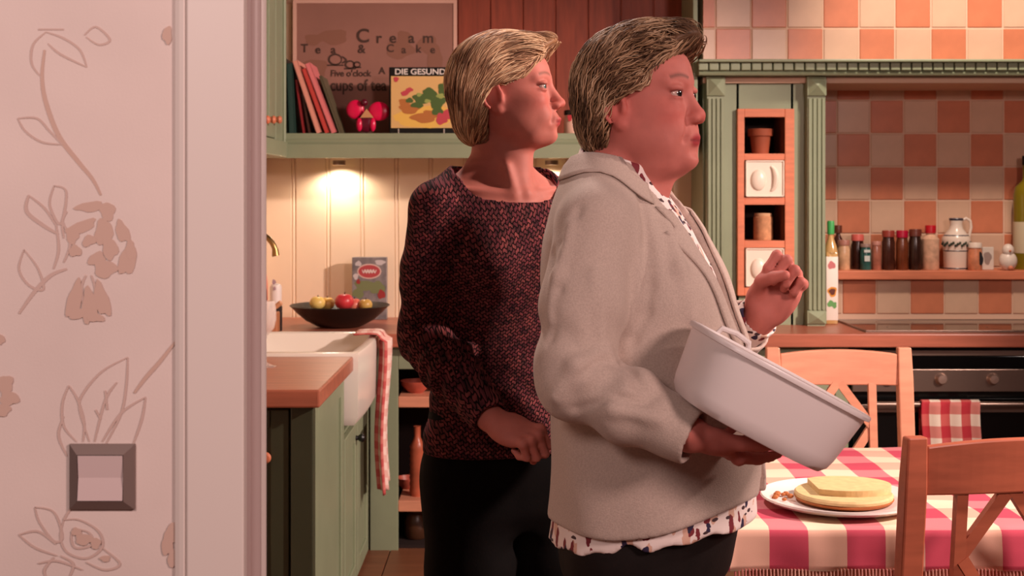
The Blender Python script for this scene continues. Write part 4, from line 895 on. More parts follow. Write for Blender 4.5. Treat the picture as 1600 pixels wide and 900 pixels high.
def cuff(s, w0, d, tcut, r_hole, depth=.03):
    """cut a sleeve end flat and hollow it"""
    w0 = A3(w0)
    def parts(p): t = (p-w0)@d; return t, np.linalg.norm(p-w0-t[..., None]*d, axis=-1)
    def flat(p): t, r = parts(p); return np.maximum(tcut-t, r-.085)
    def hole(p): t, r = parts(p); return np.maximum(r-r_hole, np.maximum(tcut-depth-t, t-.09))
    s.sub(flat, w0-.12, w0+.12, .003); s.sub(hole, w0-.12, w0+.12, .002)
class SDF:
    def __init__(s): s.ops = []
    def _add(s, fn, lo, hi, k, mode): s.ops.append((fn, np.array(lo, float), np.array(hi, float), k, mode)); return s
    def ell(s, c, r, k=.015, R=None, mode='add'):
        c = A3(c); r = np.array(r if hasattr(r, '__len__') else (r, r, r), float); Rt = None if R is None else np.asarray(R).T
        def fn(p):
            q = p-c
            if Rt is not None: q = q @ Rt.T
            k0 = np.sqrt(((q/r)**2).sum(-1)); k1 = np.sqrt(((q/(r*r))**2).sum(-1))+1e-9
            return k0*(k0-1)/k1
        m = r.max(); return s._add(fn, c-m, c+m, k, mode)
    def cone(s, a, b, ra, rb=None, k=.015, mode='add', flat=None):
        """tapered capsule; flat=(axis vector, factor) squeezes across an axis"""
        rb = ra if rb is None else rb; a = A3(a); b = A3(b); d = b-a; L = (d*d).sum()
        if flat is not None: fx, ff = A3(flat[0]), flat[1]; fx = fx-d*(fx@d)/L; fx /= np.linalg.norm(fx)
        def fn(p):
            q = p-a; t = np.clip((q@d)/L, 0, 1); e = q-t[..., None]*d; rr = ra+(rb-ra)*t
            if flat is not None:
                f = e@fx; e = e+(f*(1/ff-1))[..., None]*fx
                n = np.sqrt((e*e).sum(-1)); return (n-rr)*ff if ff < 1 else (n-rr)
            return np.sqrt((e*e).sum(-1))-rr
        m = max(ra, rb)*1.3; return s._add(fn, np.minimum(a, b)-m, np.maximum(a, b)+m, k, mode)
    def chain(s, pts, rs, k=.015, mode='add', **kw):
        for i in range(len(pts)-1): s.cone(pts[i], pts[i+1], rs[i], rs[i+1], k, mode, **kw)
        return s
    def loft(s, org, yaw, keys, k=.015, mode='add', pw=2.0, warp=None):
        """stacked ellipses: keys = (z, forward offset, forward radius, side radius)"""
        K = np.array(keys, float); K = K[np.argsort(K[:, 0])]; zz = np.linspace(K[0, 0], K[-1, 0], 200)
        # smooth the table a little so the stack has no kinks
        tab = [np.interp(zz, K[:, 0], K[:, j]) for j in (1, 2, 3)]; ker = np.hanning(25); ker /= ker.sum()
        tab = [np.convolve(np.pad(t, 12, 'edge'), ker, 'valid') for t in tab]
        f = np.array([math.cos(yaw), math.sin(yaw), 0]); l = np.array([-math.sin(yaw), math.cos(yaw), 0]); o = np.array([org[0], org[1], 0])
        z0, z1 = K[0, 0], K[-1, 0]
        def fn(p):
            q = p-o; u = q@f; v = q@l; z = p[..., 2]
            cu, ru, rv = (np.interp(z, zz, t) for t in tab); u = u-cu
            if warp is not None: wv = warp(u, v, z); ru = ru+wv; rv = rv+wv
            a, b = np.abs(u)/ru, np.abs(v)/rv
            k0 = (a**pw+b**pw)**(1/pw); k1 = np.sqrt((a/ru)**2+(b/rv)**2)+1e-6
            d = np.where(k0 > .2, k0*(k0-1)/np.maximum(k1, k0/np.maximum(ru, rv)*.6+1e-6), -.8*np.minimum(ru, rv))
            return np.maximum(d, np.maximum(z-z1, z0-z))
        m = K[:, 2:].max()+abs(K[:, 1]).max()+.03
        return s._add(fn, (org[0]-m, org[1]-m, z0-.02), (org[0]+m, org[1]+m, z1+.02), k, mode)
    def fn(s, f, lo, hi, k=.01, mode='add'): return s._add(f, lo, hi, k, mode)
    def sub(s, other_fn, lo, hi, k=.005): return s._add(other_fn, lo, hi, k, 'sub')
    def apply(s, D, p, op):
        fn, lo, hi, k, mode = op; d = fn(p)
        if mode == 'add': return smin(D, d, k)
        if mode == 'sub': return smax(D, -d, k)
        if mode == 'and': return smax(D, d, k)
        if mode == 'disp': return D+d
    def __call__(s, p):
        p = np.asarray(p, float); D = np.full(p.shape[:-1], .5)
        for op in s.ops: D = s.apply(D, p, op)
        return D
    def head(s, c, R, sc, build_fn):
        """add operations written in a head frame"""
        h = SDF(); build_fn(h); c = A3(c); sc = np.array(sc, float); ms = sc.min()
        for (fn, lo, hi, k, mode) in h.ops:
            corners = np.array([[x, y, z] for x in (lo[0], hi[0]) for y in (lo[1], hi[1]) for z in (lo[2], hi[2])])*sc
            wc = corners @ R.T + c
            s._add((lambda f: (lambda p: f(((p-c) @ R)/sc)*ms))(fn), wc.min(0), wc.max(0), k*ms, mode)
        return s
    def axes(s, lo, hi, h, fine=()):
        """grid lines per axis; fine = [(axis, a, b, h2)]"""
        out = []
        for ax in range(3):
            x = lo[ax]; g = [x]
            while x < hi[ax]:
                st = h
                for (a_, a, b, h2) in fine:
                    if a_ == ax and a-h <= x <= b: st = min(st, h2)
                x += st; g.append(x)
            out.append(np.array(g))
        return out
    def mesh(s, name, axs, mat, parent=None, loc=None, color=None, smooth_it=1):
        xs, ys, zs = axs; nx, ny, nz = len(xs), len(ys), len(zs)
        D = np.full((nx, ny, nz), .5, F32)
        for op in s.ops:
            fn, lo, hi, k, mode = op; m = max(k*1.5, .012)
            if mode in ('and', 'disp') : m = 10
            i0, i1 = np.searchsorted(xs, lo[0]-m), np.searchsorted(xs, hi[0]+m); j0, j1 = np.searchsorted(ys, lo[1]-m), np.searchsorted(ys, hi[1]+m); k0, k1 = np.searchsorted(zs, lo[2]-m), np.searchsorted(zs, hi[2]+m)
            if i1 <= i0 or j1 <= j0 or k1 <= k0: continue
            sub = D[i0:i1, j0:j1, k0:k1]
            if mode in ('sub', 'disp', 'and'):
                msk = sub < .06
                if not msk.any(): continue
                ii, jj, kk = np.nonzero(msk); p = np.stack([xs[i0+ii], ys[j0+jj], zs[k0+kk]], -1)
                sub[msk] = s.apply(sub[msk], p, op)
            else:
                X, Y, Z = np.meshgrid(xs[i0:i1], ys[j0:j1], zs[k0:k1], indexing='ij'); p = np.stack([X, Y, Z], -1)
                D[i0:i1, j0:j1, k0:k1] = s.apply(sub, p, op)
        S = D < 0
        cs = [(a, b, c) for a in (0, 1) for b in (0, 1) for c in (0, 1)]
        cnt = sum(S[a:nx-1+a, b:ny-1+b, c:nz-1+c].astype(np.int8) for a, b, c in cs)
        act = (cnt > 0) & (cnt < 8); I = np.argwhere(act); vid = np.full(act.shape, -1, np.int32); vid[act] = np.arange(len(I))
        g = (xs, ys, zs); pos = np.zeros((len(I), 3)); w_ = np.zeros(len(I))
        val = {c: D[I[:, 0]+c[0], I[:, 1]+c[1], I[:, 2]+c[2]].astype(float) for c in cs}
        pt = {c: np.stack([g[a][I[:, a]+c[a]] for a in range(3)], -1) for c in cs}
        for c in cs:
            for a in range(3):
                if c[a] == 0:
                    e = list(c); e[a] = 1; e = tuple(e); va, vb = val[c], val[e]; m = (va < 0) != (vb < 0)
                    t = np.where(m, va/np.where(m, va-vb, 1), 0); q = pt[c]+(pt[e]-pt[c])*t[:, None]; pos[m] += q[m]; w_ += m
        pos /= w_[:, None]
        quads = []
        for a in range(3):
            sl0 = [slice(None)]*3; sl1 = [slice(None)]*3; sl0[a] = slice(0, -1); sl1[a] = slice(1, None)
            A_, B_ = S[tuple(sl0)], S[tuple(sl1)]; cr = A_ != B_; E = np.argwhere(cr)
            b_, c_ = (a+1) % 3, (a+2) % 3; ok = (E[:, b_] > 0) & (E[:, c_] > 0) & (E[:, b_] < act.shape[b_]) & (E[:, c_] < act.shape[c_]); E = E[ok]
            def cell(db, dc):
                q = E.copy(); q[:, b_] += db; q[:, c_] += dc; return vid[q[:, 0], q[:, 1], q[:, 2]]
            Q = np.stack([cell(-1, -1), cell(0, -1), cell(0, 0), cell(-1, 0)], -1)
            fl = A_[E[:, 0], E[:, 1], E[:, 2]]; Q[~fl] = Q[~fl][:, ::-1]; quads.append(Q)
        Q = np.concatenate(quads); Q = Q[(Q >= 0).all(1)]
        for _ in range(smooth_it):
            acc = np.zeros_like(pos); n_ = np.zeros(len(pos))
            for i in range(4):
                a_, b_ = Q[:, i], Q[:, (i+1) % 4]
                for c_ in range(3): acc[:, c_] += np.bincount(a_, pos[b_, c_], len(pos))+np.bincount(b_, pos[a_, c_], len(pos))
                n_ += np.bincount(a_, minlength=len(pos))+np.bincount(b_, minlength=len(pos))
            pos = .5*pos+.5*acc/np.maximum(n_, 1)[:, None]
        return raw_mesh(name, pos, Q, mat, parent, loc, color(pos) if color else None)
def raw_mesh(name, pos, Q, mat, parent=None, loc=None, col=None):
    off = wloc(parent) if parent else Vector(loc or (0, 0, 0))
    me = bpy.data.meshes.new(name); n = len(Q); m = Q.shape[1]
    me.vertices.add(len(pos)); me.vertices.foreach_set('co', (pos-np.array(off)).astype(F32).ravel())
    me.loops.add(n*m); me.loops.foreach_set('vertex_index', Q.astype(np.int32).ravel())
    me.polygons.add(n); me.polygons.foreach_set('loop_start', (np.arange(n)*m).astype(np.int32))
    me.polygons.foreach_set('use_smooth', np.ones(n, bool)); me.update(calc_edges=True); me.validate()
    if col is not None:
        at = me.color_attributes.new('tint', 'FLOAT_COLOR', 'POINT'); at.data.foreach_set('color', np.concatenate([col, np.ones((len(col), 1))], 1).astype(F32).ravel())
    return link(name, me, mat, parent, loc if not parent else None)

def tint_mat(name, rough=.5, sss=0, bump=0, bscale=200, spec=.4, sheen=0, var=0, vscale=60, aniso=None):
    m = bpy.data.materials.new(name); m.use_nodes = True; nt = m.node_tree; b = nt.nodes['Principled BSDF']
    a = N(nt, 'ShaderNodeVertexColor'); a.layer_name = 'tint'; src = a.outputs[0]
    tc = N(nt, 'ShaderNodeTexCoord'); mp = N(nt, 'ShaderNodeMapping'); nt.links.new(tc.outputs['Object'], mp.inputs[0])
    if aniso: mp.inputs['Scale'].default_value = aniso
    if var:
        no = N(nt, 'ShaderNodeTexNoise'); no.inputs['Scale'].default_value = vscale; nt.links.new(mp.outputs[0], no.inputs['Vector'])
        mr = N(nt, 'ShaderNodeMapRange'); mr.inputs[1].default_value = .3; mr.inputs[2].default_value = .7; mr.inputs[3].default_value = 1-var; mr.inputs[4].default_value = 1+var; nt.links.new(no.outputs[0], mr.inputs[0])
        mx = N(nt, 'ShaderNodeMix', data_type='RGBA', blend_type='MULTIPLY'); mx.inputs[0].default_value = 1; nt.links.new(src, mx.inputs[6]); nt.links.new(mr.outputs[0], mx.inputs[7]); src = mx.outputs[2]
    nt.links.new(src, b.inputs['Base Color']); b.inputs['Roughness'].default_value = rough; b.inputs['Specular IOR Level'].default_value = spec; b.inputs['Sheen Weight'].default_value = sheen
    if sss: b.inputs['Subsurface Weight'].default_value = sss; b.inputs['Subsurface Radius'].default_value = (.010, .0035, .002); b.inputs['Subsurface Scale'].default_value = 1
    if bump:
        n2 = N(nt, 'ShaderNodeTexNoise'); n2.inputs['Scale'].default_value = bscale; nt.links.new(mp.outputs[0], n2.inputs['Vector'])
        bp = N(nt, 'ShaderNodeBump'); bp.inputs['Strength'].default_value = bump; bp.inputs['Distance'].default_value = .002; nt.links.new(n2.outputs[0], bp.inputs['Height']); nt.links.new(bp.outputs[0], b.inputs['Normal'])
    return m

# ---- head written in its own frame: +x face, +y left, +z up, origin between the ears
def head_ops(age=0):
    def f(h):
        h.ell((-.004, 0, .045), (.090, .072, .082), .01)
        h.ell((.032, 0, .048), (.058, .060, .058), .02)
        h.ell((.045, 0, -.018), (.046, .056+.004*age, .068), .02)
        h.ell((.036, 0, -.066), (.050, .047+.008*age, .040+.004*age), .02)
        h.ell((.083, 0, -.091), (.018, .022, .016), .018)
        h.ell((.060, 0, -.070), (.034, .036, .034), .02)
        for s in (-1, 1):
            h.cone((-.004, s*.050, -.030), (.050, s*.032, -.083), .018, .018, .035)
            h.ell((.058, s*.038, -.012), (.026, .022, .018), .02)
            h.ell((.046, s*.036, -.042), (.034, .021, .034), .022)
            h.cone((.084, s*.010, .036), (.069, s*.046, .038), .0070, .0060, .016)
            h.ell((.014, s*.046, -.030), (.034, .018, .042), .03)
            if age:
                h.ell((.050, s*.040, -.062), (.028, .022, .026), .016)
                h.ell((.072, s*.028, -.046), (.020, .018, .018), .014)
                h.ell((.036, s*.030, -.100), (.030, .024, .016), .018)
            else: h.ell((.074, s*.026, -.050), (.020, .018, .022), .016)
        h.ell((.038, 0, -.092), (.040, .036, .018), .025)
        # muzzle, nose
        h.ell((.086-.005*age, 0, -.058), (.020, .027, .027), .016); lx = -.008*age
        n_ = .004*age; b_ = .004*age
        h.cone((.087-b_, 0, .024), (.107-n_, 0, -.016), .0075, .0100+.001*age, .012)
        h.ell((.1095-n_, 0, -.0200), (.0110, .0115+.002*age, .0095+.001*age), .007)
        for s in (-1, 1):
            h.ell((.100, s*.0125, -.0255), (.0115, .0075, .0080), .006)
            h.ell((.1065, s*.007, -.0335), (.005, .0035, .004), .003, mode='sub')
            # socket, lids
            h.ell((.100, s*.034, .017), (.017, .018, .012), .016, mode='sub')
            h.ell((.0785, s*.0325, .0240), (.0125, .0170, .0060), .004)
            h.ell((.0775, s*.0325, .0090), (.0122, .0160, .0050), .004)
            if age: h.ell((.0755, s*.0325, .000), (.012, .016, .006), .006); h.ell((.078, s*.034, .0275), (.012, .017, .005), .005)
            # nasolabial fold
            h.cone((.100, s*.023, -.030), (.094-.004*age, s*.031, -.060), .003+.002*age, .0025+.001*age, .008, 'sub')
        # lips
        h.ell((.1035+lx, 0, -.0545), (.0075, .021, .0048), .005)
        h.ell((.1020+lx, 0, -.0660), (.0075, .019, .0058), .005)
        h.cone((.1125+lx, -.02, -.0603), (.1125+lx, .02, -.0603), .0022+.0015*age, .0022, .003, 'sub')
        h.cone((.111+lx, -.012, -.077), (.111+lx, .012, -.077), .008, .008, .012, 'sub')
        # ears
        for s in (-1, 1):
            h.ell((-.012, s*.074, -.004), (.019, .009, .032), .006, rotx(-s*.12) @ roty(-.2))
            h.ell((-.007, s*.086, -.001), (.0115, .0105, .021), .003, mode='sub')
            hx = [(-.013-.0165*math.cos(t), s*(.0815+.003*math.cos(t)), .000+.029*math.sin(t)) for t in np.linspace(-1.2, 2.9, 9)]
            h.chain(hx, [.0036]*9, .003)
            h.ell((-.004, s*.074, -.032), (.010, .007, .009), .006)
            h.cone((.004, s*.078, .004), (.004, s*.077, -.010), .004, .004, .005)
    return f
def skin_color(c, R, sc, base, lip, brow, age=0):
    c = A3(c)
    def f(p):
        q = ((p-c) @ R)/np.array(sc); col = np.tile(np.array(lin(base)), (len(p), 1))
        def mixin(wt, rgb):
            wt = np.clip(wt, 0, 1)[:, None]; col[:] = col*(1-wt)+np.array(lin(rgb))*wt
        x, y, z = q.T; inh = (np.abs(z) < .2) & (np.abs(x) < .2)
        g = lambda cx, cy, cz, rx, ry, rz: np.exp(-(((x-cx)/rx)**2+((np.abs(y)-cy)/ry)**2+((z-cz)/rz)**2))*inh
        red = tuple(int(v) for v in (min(255, base[0]*1.03), base[1]*.80, base[2]*.80))
        mixin(.75*g(.065, .042, -.018, .03, .022, .022), red); mixin(.6*g(.112, 0, -.022, .014, .014, .014), red); mixin(.55*g(-.01, .078, -.004, .03, .02, .04), red)
        lw = np.clip(1.5-(((x-.103)/.018)**2+(y/.022)**2+((z+.0605)/.0115)**2)*1.1, 0, 1)*inh*(x > .090); mixin(lw*.9, lip)
        ln = np.exp(-((z+.0605)/.0016)**2)*(np.abs(y) < .022)*(x > .09)*inh; mixin(.7*ln, (80, 26, 26))
        bz = .043+.004*np.sin(np.clip((np.abs(y)-.012)/.036, 0, 1)*3.1); bw = np.exp(-((z-bz)/.0035)**2)*((np.abs(y) > .012) & (np.abs(y) < .05) & (x > .05))*inh; mixin(.75*bw, brow)
        lid = np.exp(-((z-.0195)/.0022)**2)*((np.abs(y) > .018) & (np.abs(y) < .047) & (x > .068))*inh; mixin(.65*lid, (60, 30, 26))
        mixin(.35*g(.08, .033, .016, .02, .02, .012), (base[0]*.72, base[1]*.6, base[2]*.6))
        return col
    return f
m_eye = tint_mat('eye', .08, spec=.6)
def eyes(parent, c, R, sc, iris=(92, 104, 100), look=(1, 0, 0)):
    for s in (-1, 1):
        e = A3(c)+R @ (np.array((.0775, s*.0325, .0163))*np.array(sc)); r = .0118*min(sc)
        b = bmesh.new(); bmesh.ops.create_uvsphere(b, u_segments=32, v_segments=24, radius=1); b.verts.index_update()
        pos = np.array([v.co for v in b.verts]); qs = [[v.index for v in f.verts] for f in b.faces]; b.free()
        lk = R @ np.array(look); lk /= np.linalg.norm(lk); d = pos @ lk; col = np.where((d > .95)[:, None], np.array(lin((12, 8, 8))), np.where((d > .80)[:, None], np.array(lin(iris)), np.array(lin((196, 160, 150)))))
        me = bpy.data.meshes.new('eye'); me.from_pydata([tuple(v) for v in pos*r+e-np.array(wloc(parent))], [], qs); me.polygons.foreach_set('use_smooth', [True]*len(qs))
        at = me.color_attributes.new('tint', 'FLOAT_COLOR', 'POINT'); at.data.foreach_set('color', np.concatenate([col, np.ones((len(col), 1))], 1).astype(F32).ravel())
        link('eye', me, m_eye, parent)

# ---- a hand: wrist, axis to the fingers, palm normal, handed sign
def hand(s, wrist, a, n, right=True, curl=(60, 60, 40), size=1.0, thumb=(.5, .5), spread=.12):
    w0 = A3(wrist); a = A3(a); a /= np.linalg.norm(a); n = A3(n); n = n-a*(n@a); n /= np.linalg.norm(n); t = np.cross(a, n) if right else np.cross(n, a)
    Z = size; pt = lambda x, y, z: w0+(a*x+t*y+n*z)*Z
    Rm = np.stack([a, t, n], 1)
    s.ell(pt(.048, .0, .0), (.050*Z, .040*Z, .0150*Z), .010, Rm)
    s.cone(pt(-.02, 0, 0), pt(.03, 0, 0), .026*Z, .028*Z, .014, flat=(n, .72))
    s.ell(pt(.030, .024, .010), (.034*Z, .016*Z, .016*Z), .010, Rm); s.ell(pt(.035, -.028, .008), (.036*Z, .013*Z, .013*Z), .010, Rm)
    base = [(.090, .029), (.094, .010), (.090, -.010), (.082, -.028)]; lens = [(.042, .026, .020), (.046, .030, .021), (.043, .027, .020), (.034, .021, .018)]; rad = [.0098, .0100, .0094, .0084]
    for i in range(4):
        p = pt(base[i][0], base[i][1], -.002); ang = 0; fan = (1.5-i)*spread*.5
        c0 = [curl[j]+(i-1.5)*3 for j in range(3)]; pts = [pt(base[i][0]-.030, base[i][1]*.8, -.002), p]; rr = [rad[i]*Z*.9, rad[i]*Z*1.10]
        for j in range(3):
            ang += math.radians(c0[j]); d = (a*math.cos(fan)+t*math.sin(fan))*math.cos(ang)+n*math.sin(ang); p = p+d*lens[i][j]*Z; pts.append(p); rr.append(rad[i]*Z*(1-.09*(j+1)))
        for j in range(len(pts)-1): s.cone(pts[j], pts[j+1], rr[j], rr[j+1], .0045)
        s.ell(pts[1]-n*.002*Z, rad[i]*Z*1.12, .006)
    # thumb leaves the side of the palm near its base
    th1, th2 = thumb; p0 = pt(.022, .024, .006); d1 = a*math.cos(.75)*1+t*math.sin(.75)*(1-th1)+n*math.sin(.75)*th1*1.3; d1 /= np.linalg.norm(d1); p1 = p0+d1*.042*Z
    d2 = d1*(1-th2)+(a*.5-t*.5+n*.55)*th2; d2 /= np.linalg.norm(d2); p2 = p1+d2*.032*Z; d3 = d2*.75+(a*.4-t*.7+n*.1)*.4*th2+d2*.1; d3 /= np.linalg.norm(d3); p3 = p2+d3*.025*Z
    s.cone(p0, p1, .0145*Z, .0115*Z, .008); s.cone(p1, p2, .0115*Z, .0105*Z, .004); s.cone(p2, p3, .0105*Z, .0085*Z, .004)
    return s

# ---- hair: a cap surface plus locks that follow a flow over it
m_hair = tint_mat('hair_strands', .55, spec=.22, var=.15, vscale=30)
def locks(cap, seeds, flow, n_steps, length, rad, cols, parent, name, c, R, sc, rs, lift=(-.002, .006), curl=.0, lenvar=.35):
    """tapered strands; seeds and flow live in the head frame"""
    c = A3(c); sc = np.array(sc); Nn = len(seeds); p = seeds.copy(); L = length*(1+lenvar*(rs.random(Nn)-.5)*2); off = lift[0]+(lift[1]-lift[0])*rs.random(Nn)
    jit = rs.normal(0, .16, (Nn, 3)); path = []; e = .0015
    def grad(q): return np.stack([cap(q+np.eye(3)[i]*e)-cap(q-np.eye(3)[i]*e) for i in range(3)], -1)/(2*e)
    for k in range(n_steps):
        g = grad(p); g /= np.linalg.norm(g, axis=1)[:, None]+1e-9
        o = off*math.sin(math.pi*min(1, (k+1.5)/n_steps)**.7)
        d = cap(p); p = p-g*np.clip(d-o, -.01, .01)[:, None]; path.append(p.copy())
        v = flow(p, k/n_steps)+jit; v = v-g*(v*g).sum(1)[:, None]*.9; v /= np.linalg.norm(v, axis=1)[:, None]+1e-9
        if curl: v = v+curl*np.sin(k*1.1+jit[:, :1]*20)*np.cross(v, g); v /= np.linalg.norm(v, axis=1)[:, None]
        p = p+v*(L/n_steps)[:, None]
    path = np.stack(path, 1)*sc @ R.T+c                       # N, steps, 3
    T = np.gradient(path, axis=1); T /= np.linalg.norm(T, axis=2)[..., None]+1e-9
    ref = path-(c+R@np.array((0, 0, .02))); ref /= np.linalg.norm(ref, axis=2)[..., None]
    B = np.cross(T, ref); B /= np.linalg.norm(B, axis=2)[..., None]+1e-9; Nr = np.cross(B, T)
    prof = np.sin(np.pi*np.clip((np.arange(n_steps)+.35)/n_steps, 0, 1))**.5; rr = rad*(.6+.8*rs.random(Nn))[:, None]*prof[None]
    sg = 4; vs = np.stack([path+(B*math.cos(2*math.pi*k/sg)+Nr*math.sin(2*math.pi*k/sg)*.55)*rr[..., None] for k in range(sg)], 2)   # N,steps,sg,3
    V = vs.reshape(-1, 3); idx = np.arange(Nn*n_steps*sg).reshape(Nn, n_steps, sg); nx = np.roll(idx, -1, 2)
    Q = np.stack([idx[:, :-1], nx[:, :-1], nx[:, 1:], idx[:, 1:]], -1).reshape(-1, 4)
    pal = np.array([lin(q) for q in cols]); ph_ = np.sin(seeds[:, 0]*70+seeds[:, 1]*55+seeds[:, 2]*40)*.5+.5; ii_ = np.clip((ph_*.55+.45*rs.random(Nn))*len(pal), 0, len(pal)-1).astype(int); ci = pal[ii_]*(.85+.3*rs.random((Nn, 1))); col = np.repeat(ci, n_steps*sg, 0)
    return V, Q, col
# ---------------- blonde woman ----------------
rs = np.random.default_rng(11)
YB = 2.67; f1 = math.atan2(-.87, .49); org1 = (-.018, YB)
F1 = np.array([math.cos(f1), math.sin(f1), 0]); L1 = np.array([-F1[1], F1[0], 0])
def U1(u, v, z): return np.array([org1[0], org1[1], 0])+F1*u+L1*v+np.array([0, 0, z])
hc1 = np.array([PX(788, YB), YB, 1.662]); hR1 = rotz(math.radians(-8)) @ roty(math.radians(-3)); hs1 = np.array((1.07, 1.0, .95))
tors1 = [(.80, 0, .100, .160), (.90, -.005, .116, .178), (1.0, .0, .112, .170), (1.12, .008, .104, .150), (1.24, .018, .112, .156), (1.33, .028, .120, .166), (1.42, .012, .100, .158), (1.465, -.004, .080, .125), (1.50, -.012, .058, .095), (1.52, -.014, .05, .07)]
sh1R, el1R, wr1R = U1(-.012, -.150, 1.432), A3(P(664, 528, 2.585)), A3(P(768, 655, 2.40))
sh1L, el1L, wr1L = U1(-.012, .150, 1.432), U1(.0, .245, 1.15), U1(.12, .20, .95)
hip1 = [U1(0, s*.085, .86) for s in (-1, 1)]; kn1 = [U1(.03, s*.095, .49) for s in (-1, 1)]; an1 = [U1(-.01, s*.10, .09) for s in (-1, 1)]
body1 = SDF()
body1.loft(org1, f1, [(z, c, r-.014, s-.014) for z, c, r, s in tors1], .02)
neck_b = U1(-.02, 0, 1.47)
body1.cone(hc1+hR1 @ np.array((-.022, 0, -.045)), neck_b, .050, .056, .025)
body1.cone(U1(-.03, -.02, 1.50), sh1R+np.array((0, 0, .0)), .036, .036, .04); body1.cone(U1(-.03, .02, 1.50), sh1L+np.array((0, 0, .0)), .036, .036, .04)
# tendons and collar bones
nt_ = U1(.070, 0, 1.455)
body1.cone(hc1+hR1 @ np.array((.022, 0, -.085)), U1(.030, 0, 1.45), .036, .040, .03)
for s in (-1, 1):
    q0, q1 = hc1+hR1 @ np.array((-.018, s*.050, -.045)), nt_+L1*s*.014+np.array((0, 0, .008)); body1.cone(q0*.35+q1*.65, q1, .004, .0060, .022)
    body1.cone(nt_+L1*s*.016, U1(.03, s*.12, 1.472), .0045, .005, .018)

for S_, E_, W_ in ((sh1R, el1R, wr1R), (sh1L, el1L, wr1L)):
    body1.chain([S_, (S_+E_)/2, E_], [.050, .046, .038], .03); body1.chain([E_, E_*.65+W_*.35, W_], [.038, .040, .025], .02)
for h_, k_, a_ in zip(hip1, kn1, an1):
    body1.chain([h_, (h_+k_)/2, k_], [.088, .072, .055], .03); body1.chain([k_, k_*.65+a_*.35, a_], [.054, .055, .038], .02); body1.cone(a_, a_+F1*.13-np.array((0, 0, .045)), .036, .026, .03)
a1 = A3(P(822, 680, 2.365))-wr1R
hand(body1, wr1R+a1/np.linalg.norm(a1)*.012, a1, np.array((-.15, .62, -.78)), True, (66, 80, 50), .90, (.8, .7))
hand(body1, wr1L, np.array((.2, .1, -.95)), np.array((.2, -.9, 0)), False, (30, 30, 20), .95)
body1.head(hc1, hR1, hs1, head_ops(0))
m_skin = tint_mat('skin', .62, sss=.15, bump=.05, bscale=260, spec=.25, var=.05, vscale=45)
c1_ = skin_color(hc1, hR1, hs1, (180, 106, 94), (160, 52, 58), (96, 60, 44))
lo1 = np.array([-.36, 2.30, .0]); hi1 = np.array([.30, 3.0, 1.80])
person1 = body1.mesh('person', body1.axes(lo1, hi1, .007, [(2, 1.42, 1.80, .0027), (2, .84, .99, .003), (0, -.075, .10, .0032), (1, 2.58, 2.77, .0032), (1, 2.34, 2.44, .0032)]), m_skin, loc=(org1[0], org1[1], 0), color=c1_)
tag(person1, 'woman with short blonde hair in a burgundy knit sweater, looking right', 'person')
eyes(person1, hc1, hR1, hs1, (104, 116, 112), (1, -.25, -.02))

